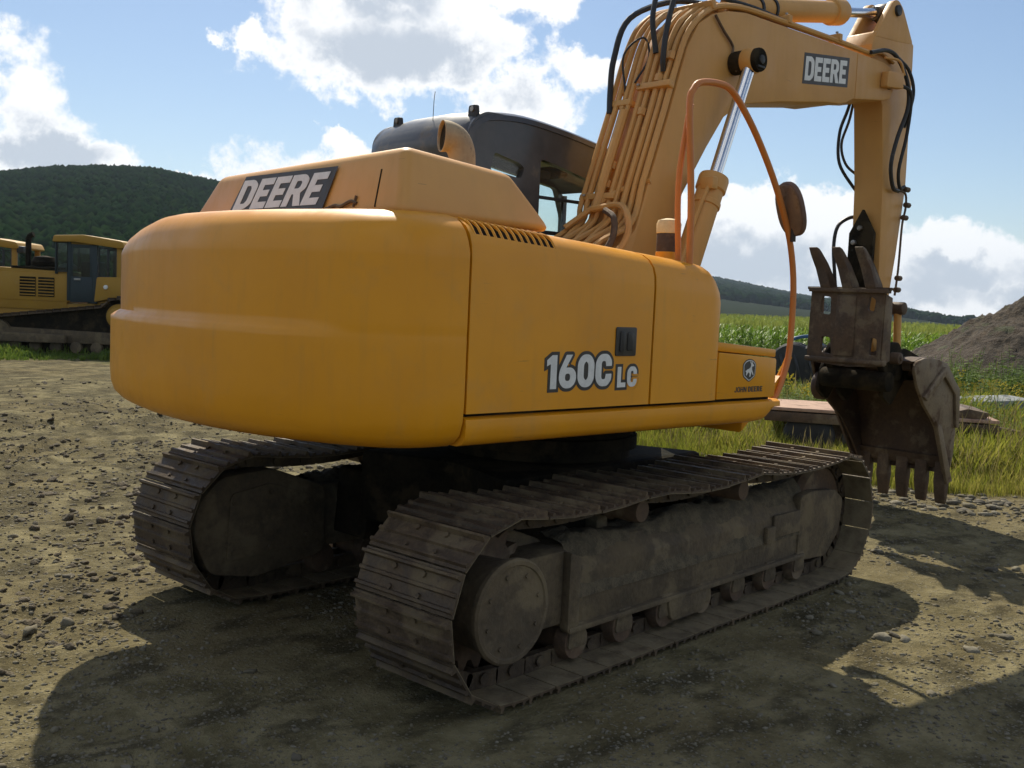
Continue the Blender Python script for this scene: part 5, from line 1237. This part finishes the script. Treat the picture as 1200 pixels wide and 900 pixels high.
def grass(name, n, a0, a1, d0, d1, h0, h1, mat, cond, tf, label, pw=1.):
    x, y, d = polar(n, a0, a1, d0, d1, pw); k_ = cond(x, y) & (RNG.random(n) < .35+1.3*(fbm(x*.6, y*.6, 3)+.5)); x, y = x[k_], y[k_]; k = len(x)
    s = (h0+(h1-h0)*np.clip(1.9*fbm(x*.7+7, y*.7, 3)+.5+.5*(RNG.random(k)-.5), 0, 1.15))
    s = s*np.clip(.35+grassy(x, y)/2.2, .35, 1)
    pos = np.stack([x, y, height(x, y)-.02], -1); o = scatter(name, tf[0], tf[1], pos, RNG.random(k)*6.28, s, mat); tag(o, label, kind='stuff'); return o
gon = lambda x, y: grassy(x, y) > 0.0
DRY = leafmat('dry_stalks', [(.12, .09, .035), (.24, .19, .08), (.34, .28, .13)], .3, .7, .5)
behind = lambda x, y: (grassy(x, y) > .0) & (x > 4)
grass('meadow_grass', 16000, 8, 46, 9.5, 19, .22, .62, GRASS, behind, tuft(9, 1, .35, .020, .5, 1), 'tall yellow green grass between yard and flat trailer')
grass('meadow_grass', 9000, 8, 46, 16, 34, .3, .7, GRASS, behind, tuft(9, 1, .5, .035, .5, 2), 'rougher grass behind the flat trailer')
grass('dry_stalks', 2600, 8, 46, 9.8, 22, .35, .85, DRY, behind, tuft(5, 1, .3, .012, .35, 8), 'brown dry seed stalks standing in the grass')
grass('short_grass', 9000, 8, 70, 9, 24, .08, .22, GRASS, gon, tuft(11, 1, .9, .06, .7, 3), 'short grass at the edge of the meadow')
grass('verge_grass', 7000, 58, 82, 20, 30, .10, .38, WEED, lambda x, y: (y > 18.5) & (grassy(x, y) > -.3), tuft(9, 1, .6, .06, .6, 4), 'green grass strip in front of the bulldozers')
def weed(seed, fl=False):
    r = random.Random(seed); V = []; F = []; M = []
    for s in range(5):
        a = r.uniform(0, 6.28); bx, by = r.uniform(-.18, .18), r.uniform(-.18, .18); lx, ly = .22*math.cos(a), .22*math.sin(a); H = r.uniform(.65, 1)
        i = len(V); V += [(bx-.006, by, 0), (bx+.006, by, 0), (bx+lx+.004, by+ly, H), (bx+lx-.004, by+ly, H)]; F.append([i, i+1, i+2, i+3]); M.append(0)
        for k in range(13):
            t = .12+.88*k/13; cx, cy, cz = bx+lx*t, by+ly*t, H*t; la = r.uniform(0, 6.28); L = .16*(1.15-t*.6)*r.uniform(.7, 1.2); w = .032; dx, dy = math.cos(la), math.sin(la); dz = r.uniform(-.25, .45); i = len(V)
            V += [(cx, cy, cz), (cx+dx*L*.5-dy*w, cy+dy*L*.5+dx*w, cz+dz*L*.6), (cx+dx*L, cy+dy*L, cz+dz*L*.5), (cx+dx*L*.5+dy*w, cy+dy*L*.5-dx*w, cz+dz*L*.6)]; F.append([i, i+1, i+2, i+3]); M.append(0)
        if fl:
            for k in range(12):
                i = len(V); cx, cy, cz = bx+lx+r.uniform(-.07, .07), by+ly+r.uniform(-.07, .07), H+r.uniform(-.12, .08); q = .016; V += [(cx-q, cy, cz-q), (cx+q, cy-q, cz), (cx+q*.5, cy+q, cz+q), (cx-q, cy+q*.3, cz+q)]; F.append([i, i+1, i+2, i+3]); M.append(1)
    return V, F, M
def weeds(name, n, a0, a1, d0, d1, h0, h1, fl, cond, label, seed):
    V, F, M = weed(seed, fl); x, y, d = polar(n, a0, a1, d0, d1); k_ = cond(x, y) & (fbm(x*.35+seed, y*.35, 3) > -.12); x, y = x[k_], y[k_]; k = len(x)
    s = h0+(h1-h0)*RNG.random(k)*np.clip(1+fbm(x*.3, y*.3, 2), .5, 1.4); pos = np.stack([x, y, height(x, y)-.02], -1)
    o = scatter(name, V, F, pos, RNG.random(k)*6.28, s, WEED, fmat=M, mats=[WEED, FLOW] if fl else [WEED]); tag(o, label, kind='stuff')
mead = lambda x, y: (grassy(x, y) > 2.6) & (x > 6)
weeds('leafy_weeds', 1100, 8, 44, 14.6, 20, .35, .75, False, mead, 'leafy green weeds round the trailer and implement', 11)
weeds('goldenrod', 90, 8, 30, 15, 32, .6, 1.1, True, mead, 'flowering goldenrod among the weeds', 12)
weeds('leafy_weeds', 2200, 8, 46, 24, 45, .7, 1.6, False, mead, 'tall weeds in front of the corn field', 13)
weeds('leafy_weeds', 120, 12, 40, 11.5, 14, .3, .6, False, lambda x, y: grassy(x, y) > 1., 'low broad weeds under the trailer', 14)

# ---- corn
def corn_plant(seed):
    r = random.Random(seed); V = []; F = []; M = []
    for q in range(1):
        V += [(-.015, 0, 0), (.015, 0, 0), (.008, 0, 2.1), (-.008, 0, 2.1)]; F.append([0, 1, 2, 3]); M.append(0)
        for k in range(9):
            z = .35+.2*k; a = (k % 2)*math.pi+r.uniform(-.7, .7); L = r.uniform(.55, .8)*(1-.04*k); w = .045; dx, dy = math.cos(a), math.sin(a); i = len(V)
            for t, up_ in ((0, 0), (.3, .26), (.65, .28), (1, .02)):
                ww = w*(1-t*.85)*(1 if t else .5); V += [(dx*L*t-dy*ww, dy*L*t+dx*ww, z+up_*L*1.1), (dx*L*t+dy*ww, dy*L*t-dx*ww, z+up_*L*1.1)]
            F += [[i, i+1, i+3, i+2], [i+2, i+3, i+5, i+4], [i+4, i+5, i+7, i+6]]; M += [0, 0, 0]
        for k in range(4):
            a = r.uniform(0, 6.28); i = len(V); V += [(-.012, 0, 2.05), (.012, 0, 2.05), (.10*math.cos(a)+.01, .10*math.sin(a), 2.32), (.10*math.cos(a)-.01, .10*math.sin(a), 2.32)]; F.append([i, i+1, i+2, i+3]); M.append(1)
    return V, F, M
def corn(n, d0, d1, a0, a1, seed, sc=1.):
    V, F, M = corn_plant(seed); a = RNG.uniform(R_(a0), R_(a1), n); d = RNG.uniform(d0, d1, n); x = CP.x+d*np.cos(a); y = CP.y+d*np.sin(a)
    # rows
    ca, sa = math.cos(.25), math.sin(.25); u = x*ca+y*sa; v = np.round((-x*sa+y*ca)/.76)*.76; x, y = u*ca-v*sa, u*sa+v*ca
    pos = np.stack([x, y, height(x, y)-.03], -1); s = sc*(.92+.16*RNG.random(n))*(1+.10*fbm(x*.15, y*.15, 2)); o = scatter('corn_field', V, F, pos, RNG.random(n)*6.28, s, CORN, fmat=M, mats=[CORN, TASS]); tag(o, 'field of tall green corn in front of the far hill' if seed == 1 else 'corn field running back to the hill', kind='stuff')
corn(3400, 46, 56, 12, 48, 1); corn(12000, 56, 130, 10, 50, 2, 1.0)

# ---- wooded hills
def forest(name, n, a0, a1, f0, f1, s0, s1, sub, label, seed):
    V, F = ico(sub); rr = np.random.default_rng(seed); V = V*(1+.34*(rr.random((len(V), 1))-.5)*2); V = V*np.array([1, 1, .95])
    a = rr.uniform(R_(a0), R_(a1), n); C = crest(a); q = f0+(f1-f0)*rr.random(n)**.8; d = C*q; x = CP.x+d*np.cos(a); y = CP.y+d*np.sin(a)
    s = (s0+(s1-s0)*rr.random(n)**1.6)*np.clip(C/1500, .9, 1.5); an = np.stack([.8+.5*rr.random(n), .8+.5*rr.random(n), .9+.9*rr.random(n)], -1)
    pos = np.stack([x, y, height(x, y)+s*.35], -1); o = scatter(name, V, F, pos, rr.random(n)*6.28, s, TREE, aniso=an, tilt=(rr.random(n)-.5)); o.data.polygons.foreach_set('use_smooth', [True]*len(o.data.polygons)); tag(o, label, kind='stuff')
forest('wooded_hillside', 42000, 52, 84, .25, 1.04, 1.1, 2.9, 1, 'thick mixed forest covering the near hill at the left', 3)
forest('wooded_hillside', 52000, 8, 52, .34, 1.03, 1.3, 3.0, 1, 'forest on the far blue green hills at the right', 4)
forest('tree_line', 4200, 54, 86, .10, .30, .7, 1.9, 2, 'row of trees at the foot of the left hill', 5)

# ---- air
def haze():
    bm = B(); box(bm, -4000, 4600, -4000, 4600, -3, 260); o = obj('haze', bm, pmat('valley_air', lambda t, b, out: None), None, smooth=0)
    t = NT(o.data.materials[0].node_tree); out = t.n('ShaderNodeOutputMaterial'); v = t.n('ShaderNodeVolumePrincipled'); v.inputs['Color'].default_value = (.66, .80, 1, 1); v.inputs['Density'].default_value = HAZE; v.inputs['Anisotropy'].default_value = .1
    t.t.links.new(v.outputs[0], out.inputs['Volume']); tag(o, 'thin summer haze filling the valley', kind='stuff')
HAZE = 0.00011
haze()
SC.cycles.volume_bounces = 0
